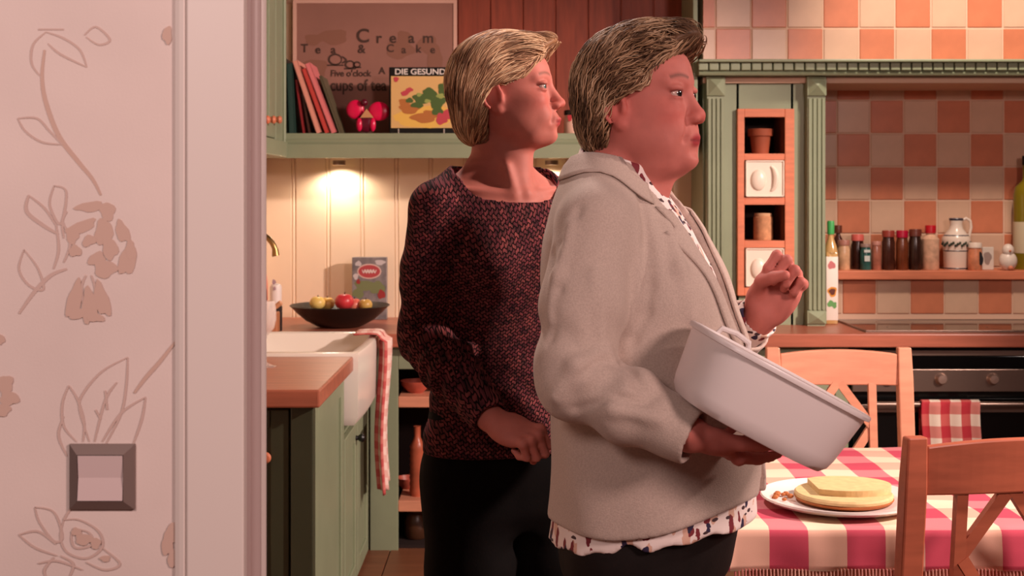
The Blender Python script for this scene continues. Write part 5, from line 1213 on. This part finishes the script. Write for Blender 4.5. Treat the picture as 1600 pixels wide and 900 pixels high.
# sweater
def knit_mat():
    m = bpy.data.materials.new('burgundy_knit'); m.use_nodes = True; nt = m.node_tree; b = nt.nodes['Principled BSDF']; b.inputs['Roughness'].default_value = .9; b.inputs['Specular IOR Level'].default_value = .15
    uv = N(nt, 'ShaderNodeVertexColor'); uv.layer_name = 'tint'
    sp = N(nt, 'ShaderNodeSeparateXYZ'); nt.links.new(uv.outputs[0], sp.inputs[0])
    cb_ = N(nt, 'ShaderNodeCombineXYZ'); nt.links.new(sp.outputs[0], cb_.inputs[0])
    sn = N(nt, 'ShaderNodeMath', operation='PINGPONG'); sn.inputs[1].default_value = .0054; nt.links.new(sp.outputs[0], sn.inputs[0])
    zz_ = N(nt, 'ShaderNodeMath', operation='MULTIPLY_ADD'); zz_.inputs[1].default_value = .75; nt.links.new(sn.outputs[0], zz_.inputs[0]); nt.links.new(sp.outputs[1], zz_.inputs[2]); nt.links.new(zz_.outputs[0], cb_.inputs[1])
    # wobble the rows
    no = N(nt, 'ShaderNodeTexNoise'); no.inputs['Scale'].default_value = 40; nt.links.new(cb_.outputs[0], no.inputs['Vector'])
    ad = N(nt, 'ShaderNodeVectorMath', operation='MULTIPLY_ADD'); ad.inputs[1].default_value = (.006, .006, 0); nt.links.new(no.outputs['Color'], ad.inputs[0]); nt.links.new(cb_.outputs[0], ad.inputs[2])
    bk = N(nt, 'ShaderNodeTexBrick'); bk.offset = .5; bk.inputs['Scale'].default_value = 1; bk.inputs['Brick Width'].default_value = .0108; bk.inputs['Row Height'].default_value = .0074; bk.inputs['Mortar Size'].default_value = .0014; bk.inputs['Mortar Smooth'].default_value = .6
    bk.inputs['Color1'].default_value = (*lin((136, 86, 86)), 1); bk.inputs['Color2'].default_value = (*lin((100, 56, 68)), 1); bk.inputs['Mortar'].default_value = (*lin((26, 8, 12)), 1); nt.links.new(ad.outputs[0], bk.inputs['Vector'])
    n2 = N(nt, 'ShaderNodeTexNoise'); n2.inputs['Scale'].default_value = 70; nt.links.new(cb_.outputs[0], n2.inputs['Vector'])
    rp = N(nt, 'ShaderNodeValToRGB'); rp.color_ramp.elements[0].color = (*lin((60, 26, 40)), 1); rp.color_ramp.elements[1].color = (*lin((214, 160, 156)), 1); rp.color_ramp.elements[0].position = .35; rp.color_ramp.elements[1].position = .66; nt.links.new(n2.outputs[0], rp.inputs[0])
    mx = N(nt, 'ShaderNodeMix', data_type='RGBA', blend_type='OVERLAY'); mx.inputs[0].default_value = .75; nt.links.new(bk.outputs['Color'], mx.inputs[6]); nt.links.new(rp.outputs[0], mx.inputs[7]); nt.links.new(mx.outputs[2], b.inputs['Base Color'])
    bp = N(nt, 'ShaderNodeBump'); bp.inputs['Strength'].default_value = .9; bp.inputs['Distance'].default_value = .004; bp.invert = True; nt.links.new(bk.outputs['Fac'], bp.inputs['Height']); nt.links.new(bp.outputs[0], b.inputs['Normal'])
    return m
swt = SDF()
def rip1(u, v, z): return .0035*np.sin(z*70+v*22+np.sin(v*30))*np.exp(-((z-1.02)/.10)**2)+.004*np.sin(z*46-v*30)*np.exp(-((z-1.25)/.07)**2)
swt.loft(org1, f1, [(.925, .004, .122, .184)]+[k for k in tors1 if .98 < k[0] < 1.49]+[(1.505, -.012, .065, .115), (1.53, -.012, .05, .09)], .02, warp=rip1)
for s in (-1, 1): swt.ell(U1(.085, s*.072, 1.315), (.055, .062, .062), .035)
swt.cone(U1(-.03, -.05, 1.487), sh1R+np.array((0, 0, .0)), .048, .054, .04); swt.cone(U1(-.03, .05, 1.487), sh1L+np.array((0, 0, .0)), .048, .054, .04)
mid = sh1R*.5+el1R*.5
swt.chain([sh1R+np.array((0, 0, -.005)), mid, el1R], [.057, .061, .054], .018); swt.chain([el1R, el1R*.6+wr1R*.4, wr1R+(wr1R-el1R)*.08], [.054, .054, .037], .018)
swt.chain([sh1L+np.array((0, 0, -.005)), sh1L*.5+el1L*.5, el1L], [.057, .061, .054], .018); swt.chain([el1L, el1L*.6+wr1L*.4, wr1L], [.054, .054, .038], .018)
# sleeve rings of folds at the elbow and forearm
ax = (wr1R-el1R)/np.linalg.norm(wr1R-el1R); ua = (el1R-sh1R)/np.linalg.norm(el1R-sh1R)
def folds(p, a, d, L, r, amp, n, ph):
    t = (p-a)@d; e = p-a-t[..., None]*d; ang = np.arctan2(e[..., 2], e[..., 0]); w_ = np.exp(-((t-L*.5)/(L*.42))**2)*np.clip((r-np.sqrt((e*e).sum(-1)))/.015, 0, 1); return -amp*w_*np.sin(t*n+ph+1.2*np.sin(ang*2+t*20))
swt.fn(lambda p: folds(p, el1R, ax, .24, .076, .0045, 150, .5), lo1, hi1, 0, 'disp')
swt.fn(lambda p: folds(p, el1R-ua*.16, ua, .2, .078, .0025, 95, 1.), lo1, hi1, 0, 'disp')
# neckline
def neck_cut(p):
    q = p-np.array([org1[0], org1[1], 0]); u, v = q@F1-.004, q@L1; r = np.sqrt((u/.086)**2+(v/.116)**2); return np.maximum((r-1)*.1, 1.36-p[..., 2])
swt.sub(neck_cut, (-.2, 2.5, 1.36), (.2, 2.9, 1.6), .006)
# open cuff
cuff(swt, wr1R, ax, .0, .030)
def uv1(p):
    u = p[:, 0]*1.0+p[:, 1]*.30+3; v = p[:, 2]-p[:, 1]*.55+p[:, 0]*.06+3
    tri = np.abs(((u/.0125) % 1)-.5)*2
    return np.stack([u, v, np.zeros(len(p))], -1)
swt.mesh('knit_sweater', swt.axes(lo1+np.array((0, 0, .88)), np.array((.30, 3.0, 1.56)), .0048), knit_mat(), person1, color=uv1, smooth_it=2)['label'] = 'burgundy and black knit sweater with scoop neck'
# trousers
m_trou = M('black_trousers', (9, 5, 5), .8, var=.2, scale=30, bump=.1, bscale=200, spec=.1)
def trousers(org, yaw, F, L, tors, hips, knees, ankles, ztop, parent, lo, hi, mat, ex=.0):
    t = SDF(); t.loft(org, yaw, [(z, c, r+ex, s+ex) for z, c, r, s in tors], .03)
    for h_, k_, a_ in zip(hips, knees, ankles):
        t.chain([h_, (h_+k_)/2, k_], [.098+ex, .086+ex, .070], .03); t.chain([k_, (k_+a_)/2, a_-np.array((0, 0, .03))], [.070, .066, .058], .02)
    t.sub(lambda p: p[..., 2]*0+np.maximum(p[..., 2]-.0, .0)-.05, (lo[0], lo[1], 0), (hi[0], hi[1], .05), .002)
    return t.mesh('trousers', t.axes(lo, (hi[0], hi[1], ztop), .009), mat, parent, smooth_it=2)
trousers(org1, f1, F1, L1, [(.76, 0, .085, .150), (.80, 0, .105, .165), (.90, -.004, .115, .176), (1.0, 0, .108, .168), (1.02, 0, .106, .165)], hip1, kn1, an1, 1.04, person1, lo1, hi1, m_trou)
# shoes
def shoes(ankles, F, L, parent, mat):
    for a_ in ankles:
        s_ = SDF(); s_.cone((a_[0], a_[1], .045)-F*.03, (a_[0], a_[1], .035)+F*.15, .042, .034, .02, flat=((0, 0, 1), .85)); s_.cone((a_[0], a_[1], .05), (a_[0], a_[1], .10), .045, .046, .02)
        s_.sub(lambda p: p[..., 2]-.004, (a_[0]-.3, a_[1]-.3, -.05), (a_[0]+.3, a_[1]+.3, .004), .002)
        s_.mesh('shoe', s_.axes(np.array((a_[0]-.25, a_[1]-.25, -.02)), np.array((a_[0]+.25, a_[1]+.25, .17)), .008), mat, parent)
m_shoe = M('black_shoe', (18, 14, 14), .4); shoes(an1, F1, L1, person1, m_shoe)

# hair
def hairline1(z): return np.interp(z, [-.12, -.07, -.03, .0, .022, .035, .055, .08, .10, .13], [-.040, -.036, -.034, -.030, -.016, .040, .058, .076, .088, .12])
cap1 = SDF()
cap1.ell((-.010, 0, .050), (.099, .084, .095), .02); cap1.ell((-.035, 0, .0), (.068, .080, .085), .03); cap1.ell((-.045, 0, -.055), (.048, .062, .050), .03)
cap1.ell((.045, .006, .100), (.058, .062, .036), .025); cap1.ell((.090, .022, .108), (.026, .036, .028), .018)
cap1.fn(lambda p: (p[..., 0]-hairline1(p[..., 2]))*.75, (-.2, -.15, -.15), (.2, .15, .2), .008, 'and')
cap1.fn(lambda p: -.102-p[..., 2]+.0*p[..., 0], (-.2, -.15, -.15), (.2, .15, .2), .012, 'and')
capw = SDF(); capw.head(hc1, hR1, hs1, lambda h: h.ops.extend(cap1.ops))
base1 = [lin(q) for q in ((150, 112, 78), (196, 158, 116))]
cm = capw.mesh('hair', capw.axes(hc1-np.array((.13, .11, .125)), hc1+np.array((.145, .11, .155)), .0035), m_hair, person1, color=lambda p: np.tile(np.array(lin((138, 98, 68))), (len(p), 1)), smooth_it=2)
cm['label'] = 'short blonde bob swept back from the forehead'
hv = (np.array([v.co for v in cm.data.vertices])+np.array(wloc(person1))-hc1) @ hR1/hs1
hv = hv[(hv[:, 2] > -.07)]
def flow1(p, t):
    x, y, z = p.T; b = np.clip((-x+.03)/.10, 0, 1); front = np.clip((x-.03)/.06, 0, 1)
    return np.stack([-1+.55*b, .25*np.sign(y)*(z > .08)+.0*y, -.30-1.5*b+.55*front*(z > .085)], -1)
sd = hv[rs.integers(0, len(hv), 5000)]
V1, Q1, C1_ = locks(cap1, sd, flow1, 13, .10, .0014, [(120, 84, 62), (156, 116, 88), (190, 150, 116), (212, 176, 140), (228, 196, 160)], person1, 'hair', hc1, hR1, hs1, rs, (-.001, .008))
hk = raw_mesh('hair_locks', V1, Q1, m_hair, person1, col=C1_); hk['label'] = 'streaked blonde strands'
# ---------------- plastic tub ----------------
YT = 1.97; tr = math.radians(28.3); e1 = np.array((math.cos(tr), 0, -math.sin(tr))); mv = np.array((math.sin(tr), 0, math.cos(tr))); e2 = np.array((0, 1., 0))
ya = math.radians(6); e1, e2 = e1*math.cos(ya)+e2*math.sin(ya), e2*math.cos(ya)-e1*math.sin(ya)
Rc = A3(P(1217, 574, YT))
m_tub = bpy.data.materials.new('translucent_plastic'); m_tub.use_nodes = True; _b = m_tub.node_tree.nodes['Principled BSDF']
_b.inputs['Base Color'].default_value = (*lin((246, 236, 234)), 1); _b.inputs['Roughness'].default_value = .32; _b.inputs['Subsurface Weight'].default_value = .5; _b.inputs['Subsurface Radius'].default_value = (.03, .025, .025); _b.inputs['Subsurface Scale'].default_value = 1
_nt = m_tub.node_tree; _tl = N(_nt, 'ShaderNodeBsdfTranslucent'); _tl.inputs[0].default_value = (*lin((250, 236, 232)), 1); _mx = N(_nt, 'ShaderNodeMixShader'); _mx.inputs[0].default_value = .25
_nt.links.new(_b.outputs[0], _mx.inputs[1]); _nt.links.new(_tl.outputs[0], _mx.inputs[2]); _nt.links.new(_mx.outputs[0], _nt.nodes['Material Output'].inputs[0])
_b.inputs['Subsurface Weight'].default_value = 0
def tub_ring(a, b, h, n=64, pw=3.2):
    out = []
    for k in range(n):
        t = 2*math.pi*k/n; c, s = math.cos(t), math.sin(t); q = (abs(c)**pw+abs(s)**pw)**(-1/pw)
        out.append(Rc+e1*(a*q*c)+e2*(b*q*s)-mv*h)
    return out
def tub_rings(specs, close0, close1):
    rs_ = [tub_ring(*s) for s in specs]; n = len(rs_[0]); mb = MB(); vs = [p for r in rs_ for p in r]
    fs = [(k*n+i, k*n+(i+1) % n, (k+1)*n+(i+1) % n, (k+1)*n+i) for k in range(len(rs_)-1) for i in range(n)]
    if close0: fs.append(tuple(range(n))[::-1])
    if close1: fs.append(tuple((len(rs_)-1)*n+i for i in range(n)))
    return mb.add(vs, fs)
tub = thing('plastic_tub', 'white translucent plastic tub held tilted by the older woman', 'tub', tuple(Rc-mv*.11))
build('shell', tub_rings([(.100, .082, .112), (.118, .098, .110), (.126, .106, .100), (.130, .110, .085), (.1405, .120, .010), (.1415, .121, .002), (.1385, .118, .002), (.127, .107, .085), (.122, .102, .100), (.10, .082, .107)], True, True), m_tub, tub, smooth=True)
build('rim', tub_rings([(.1405, .120, .009), (.1465, .126, .008), (.1475, .127, .003), (.146, .1255, 0), (.142, .1215, -.001), (.139, .1185, .002), (.1405, .120, .009)], False, False), m_tub, tub, smooth=True)
hp = Rc-e1*.045+e2*.126; build('handle', MB().tube([hp-e1*.03-mv*.004, hp-e1*.026+mv*.010, hp+mv*.014, hp+e1*.026+mv*.010, hp+e1*.03-mv*.004], .005, 8), m_tub, tub, smooth=True)

# ---------------- older woman ----------------
rs = np.random.default_rng(23)
YO = 2.27; f2 = math.radians(-20); org2 = (.20, YO)
F2 = np.array([math.cos(f2), math.sin(f2), 0]); L2 = np.array([-F2[1], F2[0], 0]); UP = np.array((0, 0, 1.))
def U2(u, v, z): return np.array([org2[0], org2[1], 0])+F2*u+L2*v+UP*z
hc2 = np.array([PX(1000, YO), YO, 1.612]); hR2 = rotz(math.radians(-29)) @ roty(math.radians(-2)); hs2 = np.array((1.05, 1.04, 1.06))
tors2 = [(.885, .058, .182, .205), (1.0, .062, .184, .205), (1.1, .058, .180, .202), (1.2, .040, .170, .197), (1.3, .016, .158, .194), (1.38, .0, .142, .186), (1.44, -.012, .116, .158), (1.485, -.018, .085, .115), (1.52, -.012, .068, .078)]
sh2R, el2R, wr2R = U2(-.005, -.160, 1.405), A3(P(899, 594, 2.04)), A3(P(1077, 679, 1.955))
sh2L, el2L, wr2L = U2(-.005, .160, 1.405), np.array((.375, 2.50, 1.14)), A3(P(1190, 492, 2.345))
hip2 = [U2(.03, s*.09, .84) for s in (-1, 1)]; kn2 = [U2(.05, s*.10, .48) for s in (-1, 1)]; an2 = [U2(.0, s*.11, .09) for s in (-1, 1)]
body2 = SDF()
body2.loft(org2, f2, [(.80, .03, .10, .145)]+[(z, c*.8, r-.042, s-.036) for z, c, r, s in tors2], .02)
body2.cone(hc2+hR2 @ np.array((-.020, 0, -.05)), U2(-.015, 0, 1.46), .060, .066, .03)
body2.cone(hc2+hR2 @ np.array((.030, 0, -.095)), U2(.035, 0, 1.46), .042, .046, .035)      # soft throat
for S_, E_, W_ in ((sh2R, el2R, wr2R), (sh2L, el2L, wr2L)):
    body2.cone(U2(-.02, 0, 1.46), S_, .045, .050, .04); body2.chain([S_, (S_+E_)/2, E_], [.052, .048, .042], .03); body2.chain([E_, E_*.65+W_*.35, W_], [.042, .042, .028], .02)
for h_, k_, a_ in zip(hip2, kn2, an2):
    body2.chain([h_, (h_+k_)/2, k_], [.095, .08, .06], .03); body2.chain([k_, k_*.65+a_*.35, a_], [.058, .058, .04], .02); body2.cone(a_, a_+F2*.13-UP*.045, .036, .026, .03)
hand(body2, wr2R+e1*.004+mv*.004, e1*.80+e2*.58, mv, True, (16, 18, 14), 1.05, (.35, .1))
hand(body2, wr2L, np.array((.50, -.12, .80)), np.array((-.35, -.92, .05)), False, (78, 95, 60), 1.08, (.9, .9), 0)
body2.head(hc2, hR2, hs2, head_ops(1))
c2_ = skin_color(hc2, hR2, hs2, (184, 106, 96), (154, 46, 54), (88, 56, 46), 1)
lo2 = np.array([-.06, 1.86, .0]); hi2 = np.array([.62, 2.70, 1.79])
person2 = body2.mesh('person', body2.axes(lo2, hi2, .007, [(2, 1.44, 1.76, .0028), (2, 1.20, 1.36, .003), (2, 1.02, 1.12, .0032), (0, .15, .39, .0035), (0, .45, .55, .003), (1, 2.16, 2.40, .0035), (1, 1.90, 2.02, .0035)]), m_skin, loc=(org2[0], org2[1], 0), color=c2_)
tag(person2, 'older woman in a pale grey blazer holding a white plastic tub, fist raised', 'person')
eyes(person2, hc2, hR2, hs2, (44, 34, 30), (1, -.25, 0))

def floral_mat():
    m = bpy.data.materials.new('floral_blouse'); m.use_nodes = True; nt = m.node_tree; b = nt.nodes['Principled BSDF']; b.inputs['Roughness'].default_value = .75
    tc = N(nt, 'ShaderNodeTexCoord'); src = None
    def layer(sc, rot, thr, seed, col, prev, keep):
        mp = N(nt, 'ShaderNodeMapping'); mp.inputs['Scale'].default_value = sc; mp.inputs['Rotation'].default_value = rot; mp.inputs['Location'].default_value = (seed, seed*1.7, seed*.3); nt.links.new(tc.outputs['Object'], mp.inputs[0])
        ns = N(nt, 'ShaderNodeTexNoise'); ns.inputs['Scale'].default_value = 60; nt.links.new(tc.outputs['Object'], ns.inputs['Vector'])
        ad = N(nt, 'ShaderNodeVectorMath', operation='MULTIPLY_ADD'); ad.inputs[1].default_value = (.5, .5, .5); nt.links.new(ns.outputs['Color'], ad.inputs[0]); nt.links.new(mp.outputs[0], ad.inputs[2])
        vo = N(nt, 'ShaderNodeTexVoronoi'); vo.inputs['Scale'].default_value = 1; nt.links.new(ad.outputs[0], vo.inputs['Vector'])
        lt = N(nt, 'ShaderNodeMath', operation='LESS_THAN'); lt.inputs[1].default_value = thr; nt.links.new(vo.outputs['Distance'], lt.inputs[0])
        sp = N(nt, 'ShaderNodeSeparateColor'); nt.links.new(vo.outputs['Color'], sp.inputs[0]); k = N(nt, 'ShaderNodeMath', operation='LESS_THAN'); k.inputs[1].default_value = keep; nt.links.new(sp.outputs[0], k.inputs[0])
        mu = N(nt, 'ShaderNodeMath', operation='MULTIPLY'); nt.links.new(lt.outputs[0], mu.inputs[0]); nt.links.new(k.outputs[0], mu.inputs[1])
        mx = N(nt, 'ShaderNodeMix', data_type='RGBA'); nt.links.new(mu.outputs[0], mx.inputs[0]); mx.inputs[7].default_value = (*lin(col), 1)
        if isinstance(prev, tuple): mx.inputs[6].default_value = (*lin(prev), 1)
        else: nt.links.new(prev, mx.inputs[6])
        return mx.outputs[2]
    o = layer((46, 46, 24), (.3, .5, .2), .38, 3.1, (214, 170, 150), (234, 216, 210), .5)
    o = layer((44, 44, 20), (.2, .7, .1), .36, 1.3, (120, 32, 42), o, .75)
    o = layer((44, 44, 20), (-.2, -.8, .1), .33, 7.7, (44, 32, 64), o, .65)
    o = layer((36, 36, 80), (.1, .3, .4), .26, 5.2, (66, 40, 44), o, .45)
    nt.links.new(o, b.inputs['Base Color']); return m
m_flor = floral_mat()
# blouse
blo = SDF(); rip = lambda u, v, z: .0035*np.sin(np.arctan2(v, u)*9+1)*np.clip((.95-z)/.1, 0, 1)
blo.loft(org2, f2, [(.79, .050, .186, .206), (.86, .056, .180, .201)]+[(z, c, r-.013, s-.013) for z, c, r, s in tors2[1:]], .02, warp=rip)
blo.cone(U2(-.012, 0, 1.45), U2(-.002, 0, 1.54), .080, .076, .02)
blo.chain([sh2L, (sh2L+el2L)/2, el2L, el2L*.5+wr2L*.5, wr2L+(wr2L-el2L)*.05], [.058, .056, .050, .046, .040], .015)
for s in (-1, 1): blo.ell(U2(.095, s*.075, 1.27), (.062, .075, .075), .04)
ncol = F2*-.36+UP*1.0; ncol /= np.linalg.norm(ncol); pcol = U2(-.0, 0, 1.505)
blo.fn(lambda p: (p-(U2(.0, 0, 1.524)))@ (F2*.22+UP*.97)-.0+.004*np.sin(((p-U2(0, 0, 0))@L2)*90), lo2, hi2, .004, 'and')
blo.sub(lambda p: np.maximum(np.sqrt(((p-U2(-.006, 0, 0))@F2/.067)**2+((p-U2(-.006, 0, 0))@L2/.066)**2)-1, -1)*.066+np.maximum(0, 1.47-p[..., 2]), U2(-.1, -.1, 1.46), U2(.1, .1, 1.6), .003)
def hem2(p): q = p-np.array([org2[0], org2[1], 0]); u = (q@F2-.05)/.18; v = q@L2; return .838+.055*np.clip(u*.5+.62, 0, 1)**1.3+.012*np.exp(-((u-.05)/.12)**2)+.003*np.sin(u*19)
blo.fn(lambda p: hem2(p)-p[..., 2], lo2, hi2, .004, 'and')
axw = (wr2L-el2L)/np.linalg.norm(wr2L-el2L); cuff(blo, wr2L, axw, -.004, .034)
blo.mesh('floral_blouse', blo.axes(lo2+UP*.78, np.array((.62, 2.70, 1.56)), .005), m_flor, person2, smooth_it=1)['label'] = 'white blouse with dark red and navy floral print'
# blazer
def blazer(cut):
    j = SDF()
    wr_ = lambda u, v, z: .003*np.sin(z*26+np.arctan2(v, u)*3+1)+.0025*np.sin(np.arctan2(v, u)*9+z*14)*np.clip((1.25-z)/.3, 0, 1)
    j.loft(org2, f2, [(.86, .058, .192, .213)]+tors2[1:-1]+[(1.51, -.015, .074, .092)], .02, warp=wr_)
    for s in (-1, 1): j.ell(U2(.095, s*.08, 1.27), (.068, .08, .08), .045)
    for S_ in (sh2R, sh2L): j.cone(U2(-.03, 0, 1.475)+(S_-U2(0, 0, 1.405))*.35, S_+UP*.0, .052, .064, .04)
    j.chain([sh2R, sh2R*.5+el2R*.5+np.array((-.004, 0, 0)), el2R], [.066, .070, .064], .014); j.chain([el2R, el2R*.55+wr2R*.45, wr2R+(wr2R-el2R)*.08], [.064, .058, .046], .016)
    j.chain([sh2L, sh2L*.5+el2L*.5, el2L], [.066, .068, .060], .014); j.chain([el2L, el2L*.5+wr2L*.5, wr2L-(wr2L-el2L)*.05], [.060, .055, .051], .014)
    d1 = (el2R-sh2R)/np.linalg.norm(el2R-sh2R); d2 = (wr2R-el2R)/np.linalg.norm(wr2R-el2R)
    j.fn(lambda p: folds(p, el2R-d1*.13, d1, .18, .088, .0045, 62, .4), lo2, hi2, 0, 'disp'); j.fn(lambda p: folds(p, el2R, d2, .16, .085, .0050, 70, 1.2), lo2, hi2, 0, 'disp')
    # long pull folds on the back and sleeve
    for a, b, r in () and (((885, 300, 2.16), (852, 470, 2.20), .006), ((893, 330, 2.08), (872, 480, 2.05), .005), ((905, 560, 1.97), (1000, 600, 1.96), .006), ((930, 640, 1.98), (1040, 655, 1.94), .005)):
        j.cone(A3(P(*a)), A3(P(*b)), r, r*.7, .022)
    j.fn(lambda p: (.888+.050*np.clip(((p-np.array([org2[0], org2[1], 0]))@F2-.02)/.2, 0, 1)**1.5)-p[..., 2], lo2, hi2, .006, 'and')
    if cut:
        def vcut(p):
            q = p-np.array([org2[0], org2[1], 0]); u, v = q@F2, q@L2; z = p[..., 2]; w_ = np.interp(z, [.85, 1.00, 1.12, 1.42, 1.48, 1.56], [.030, .012, .006, .062, .066, .08]); return np.maximum(np.abs(v)-w_, -.01-u)
        j.sub(vcut, U2(-.1, -.3, .8)-.2, U2(.3, .3, 1.6)+.2, .003)
        j.sub(lambda p: np.maximum(np.sqrt(((p-U2(-.006, 0, 0))@F2/.078)**2+((p-U2(-.006, 0, 0))@L2/.078)**2)-1, -1)*.078+np.maximum(0, 1.42-p[..., 2]), U2(-.1, -.1, 1.44), U2(.1, .1, 1.6), .003)
        cuff(j, wr2R, d2, .010, .039); cuff(j, wr2L, axw, -.045, .045)
    return j
jk0, jk = blazer(False), blazer(True)
def hit(px, py):
    """nearest blazer surface point along a sight line"""
    o = np.array((0, 0, HC)); d = A3(P(px, py, 1.))-o; d /= np.linalg.norm(d); t = 1.7
    for _ in range(80): t += float(jk0((o+d*t)[None])[0])*.7
    return o+d*t, d
def crease(pts, r, k, mode, sink):
    q = [hit(*p) for p in pts]; q = [a+b*sink for a, b in q]
    jk.chain(q, [r*.6]+[r]*(len(q)-2)+[r*.5] if len(q) > 2 else [r, r*.5], k, mode)
for pts, r in (([(1002, 310), (1013, 380), (1014, 445), (1008, 490), (988, 530), (974, 566)], .0070), ([(974, 566), (998, 598), (1022, 618)], .0068), ([(862, 395), (872, 455)], .005),
               ([(905, 325), (882, 380), (869, 450), (860, 530)], .005), ([(905, 585), (940, 560), (968, 572)], .005), ([(900, 640), (960, 622), (1010, 628)], .005)):
    crease(pts, r, .014, 'sub', -.001)
for pts, r in (([(1042, 352), (1062, 420), (1082, 500)], .006), ([(868, 620), (900, 570), (950, 548)], .006), ([(880, 660), (960, 640), (1030, 655)], .005),                ([(893, 350), (872, 430), (862, 500)], .005), ([(930, 430), (940, 520)], .006)):
    crease(pts, r, .020, 'add', .002)
m_jack = M('grey_wool', (184, 163, 152), .85, var=.10, scale=350, bump=.25, bscale=500, spec=.2, sheen=.15)
bz = jk.mesh('blazer', jk.axes(lo2+UP*.84, np.array((.62, 2.70, 1.57)), .0046), m_jack, person2, smooth_it=2); bz['label'] = 'pale grey wool blazer'
def project(v, z):
    u = np.full(v.shape, .34)
    for _ in range(60):
        p = np.array([org2[0], org2[1], 0])+F2*u[..., None]+L2*v[..., None]+UP*z[..., None]; d = jk0(p); u = u-d*.8
    return u
for s in (-1, 1):
    nv, nu = 40, 9; zz = np.linspace(1.145, 1.425, nv); wi = np.interp(zz, [1.0, 1.12, 1.42, 1.48], [.012, .006, .062, .066]); wd = np.interp(zz, [1.145, 1.20, 1.36, 1.385, 1.388, 1.425], [.004, .026, .060, .064, .030, .034])
    T = np.linspace(0, 1, nu); V = s*(wi[:, None]+wd[:, None]*T[None]); Zg = np.repeat(zz[:, None], nu, 1)+.012*T[None]*np.clip((zz[:, None]-1.2)/.1, 0, 1)
    U_ = project(V, Zg)+.006+.006*np.sin(np.pi*T)[None]-.001
    Pp = (np.array([org2[0], org2[1], 0])+F2*U_[..., None]+L2*V[..., None]+UP*Zg[..., None]).reshape(-1, 3)
    Q = np.array([(i*nu+k, i*nu+k+1, (i+1)*nu+k+1, (i+1)*nu+k) for i in range(nv-1) for k in range(nu-1)])
    lp = raw_mesh('lapel', Pp, Q, m_jack, person2); md = lp.modifiers.new('thickness', 'SOLIDIFY'); md.thickness = .004; md.offset = 1 if s < 0 else -1
# collar
na, nr = 60, 8; ph = np.radians(np.linspace(52, 308, na)); T = np.linspace(0, 1, nr); back = (1-np.cos(ph))/2     # 1 at the nape
zi = 1.440+.088*back; zo = 1.405+.078*back**.8; ri = .079+.0*ph; ro = .112-.012*back
Pg = np.zeros((na, nr, 3))
for k, t in enumerate(T):
    r = ri*(1-t)+ro*t; z = zi*(1-t)+zo*t+.005*math.sin(math.pi*t)
    Pg[:, k] = np.array([org2[0], org2[1], 0])+F2*(-.006+r*np.cos(ph))[:, None]+L2*(r*np.sin(ph))[:, None]+UP*z[:, None]
q = Pg.reshape(-1, 3)
for _ in range(12):
    d = jk0(q); g = np.stack([jk0(q+np.eye(3)[i]*.002)-jk0(q-np.eye(3)[i]*.002) for i in range(3)], -1)/.004; tt = np.tile(T, na); tgt = .004
    g /= np.linalg.norm(g, axis=1)[:, None]+1e-9; push = np.where(d < tgt, tgt-d, np.where(tt > .8, (tgt-d)*.5, 0)); q = q+g*push[:, None]*.7
Q = np.array([(i*nr+k, i*nr+k+1, (i+1)*nr+k+1, (i+1)*nr+k) for i in range(na-1) for k in range(nr-1)])
cl = raw_mesh('collar', q, Q, m_jack, person2); md = cl.modifiers.new('thickness', 'SOLIDIFY'); md.thickness = .003; md.offset = 0
trousers(org2, f2, F2, L2, [(.72, .03, .10, .15), (.80, .04, .150, .180), (.90, .045, .164, .188), (.96, .045, .164, .188)], hip2, kn2, an2, .98, person2, lo2, hi2, M('dark_trousers', (24, 17, 16), .7, var=.2, scale=30, bump=.1, bscale=200, spec=.2))
shoes(an2, F2, L2, person2, m_shoe)
# hair
def hairline2(z): return np.interp(z, [-.12, -.07, -.03, .0, .015, .03, .055, .075, .09, .13], [-.052, -.046, -.036, -.028, -.004, .030, .044, .060, .082, .13])
cap2 = SDF()
cap2.ell((-.010, 0, .048), (.102, .088, .088), .02); cap2.ell((-.040, 0, .005), (.066, .082, .080), .03); cap2.ell((-.050, 0, -.040), (.044, .060, .044), .03)
cap2.ell((.040, 0, .102), (.064, .066, .034), .03); cap2.ell((.090, .0, .100), (.026, .046, .030), .02); cap2.ell((.088, -.034, .086), (.020, .024, .024), .02)
cap2.fn(lambda p: (p[..., 0]-hairline2(p[..., 2]))*.75, (-.2, -.15, -.15), (.2, .15, .2), .008, 'and')
cap2.fn(lambda p: -.080-p[..., 2]-.25*(p[..., 0]+.05), (-.2, -.15, -.15), (.2, .15, .2), .012, 'and')
capw2 = SDF(); capw2.head(hc2, hR2, hs2, lambda h: h.ops.extend(cap2.ops))
cm2 = capw2.mesh('hair', capw2.axes(hc2-np.array((.14, .14, .125)), hc2+np.array((.16, .14, .17)), .0035), m_hair, person2, color=lambda p: np.tile(np.array(lin((92, 64, 46))), (len(p), 1)), smooth_it=2)
cm2['label'] = 'short greying light brown hair brushed back in waves'
hv2 = (np.array([v.co for v in cm2.data.vertices])+np.array(wloc(person2))-hc2) @ hR2/hs2; hv2 = hv2[hv2[:, 2] > -.06]
def flow2(p, t):
    x, y, z = p.T; b = np.clip((-x+.03)/.10, 0, 1); front = np.clip((x-.05)/.04, 0, 1)
    return np.stack([-1+.5*b+1.0*front*(t > .5), .3*np.sign(y)*(z > .08), -.35-1.3*b+.5*front*(t < .5)-1.2*front*(t > .5)], -1)
sd2 = hv2[rs.integers(0, len(hv2), 5000)]
Va, Qa, Ca = locks(cap2, sd2, flow2, 13, .085, .0015, [(84, 58, 42), (110, 80, 58), (142, 108, 80), (172, 138, 108), (196, 164, 134)], person2, 'hair', hc2, hR2, hs2, rs, (-.001, .011), curl=.35)
raw_mesh('hair_locks', Va, Qa, m_hair, person2, col=Ca)['label'] = 'greying brown wavy strands'
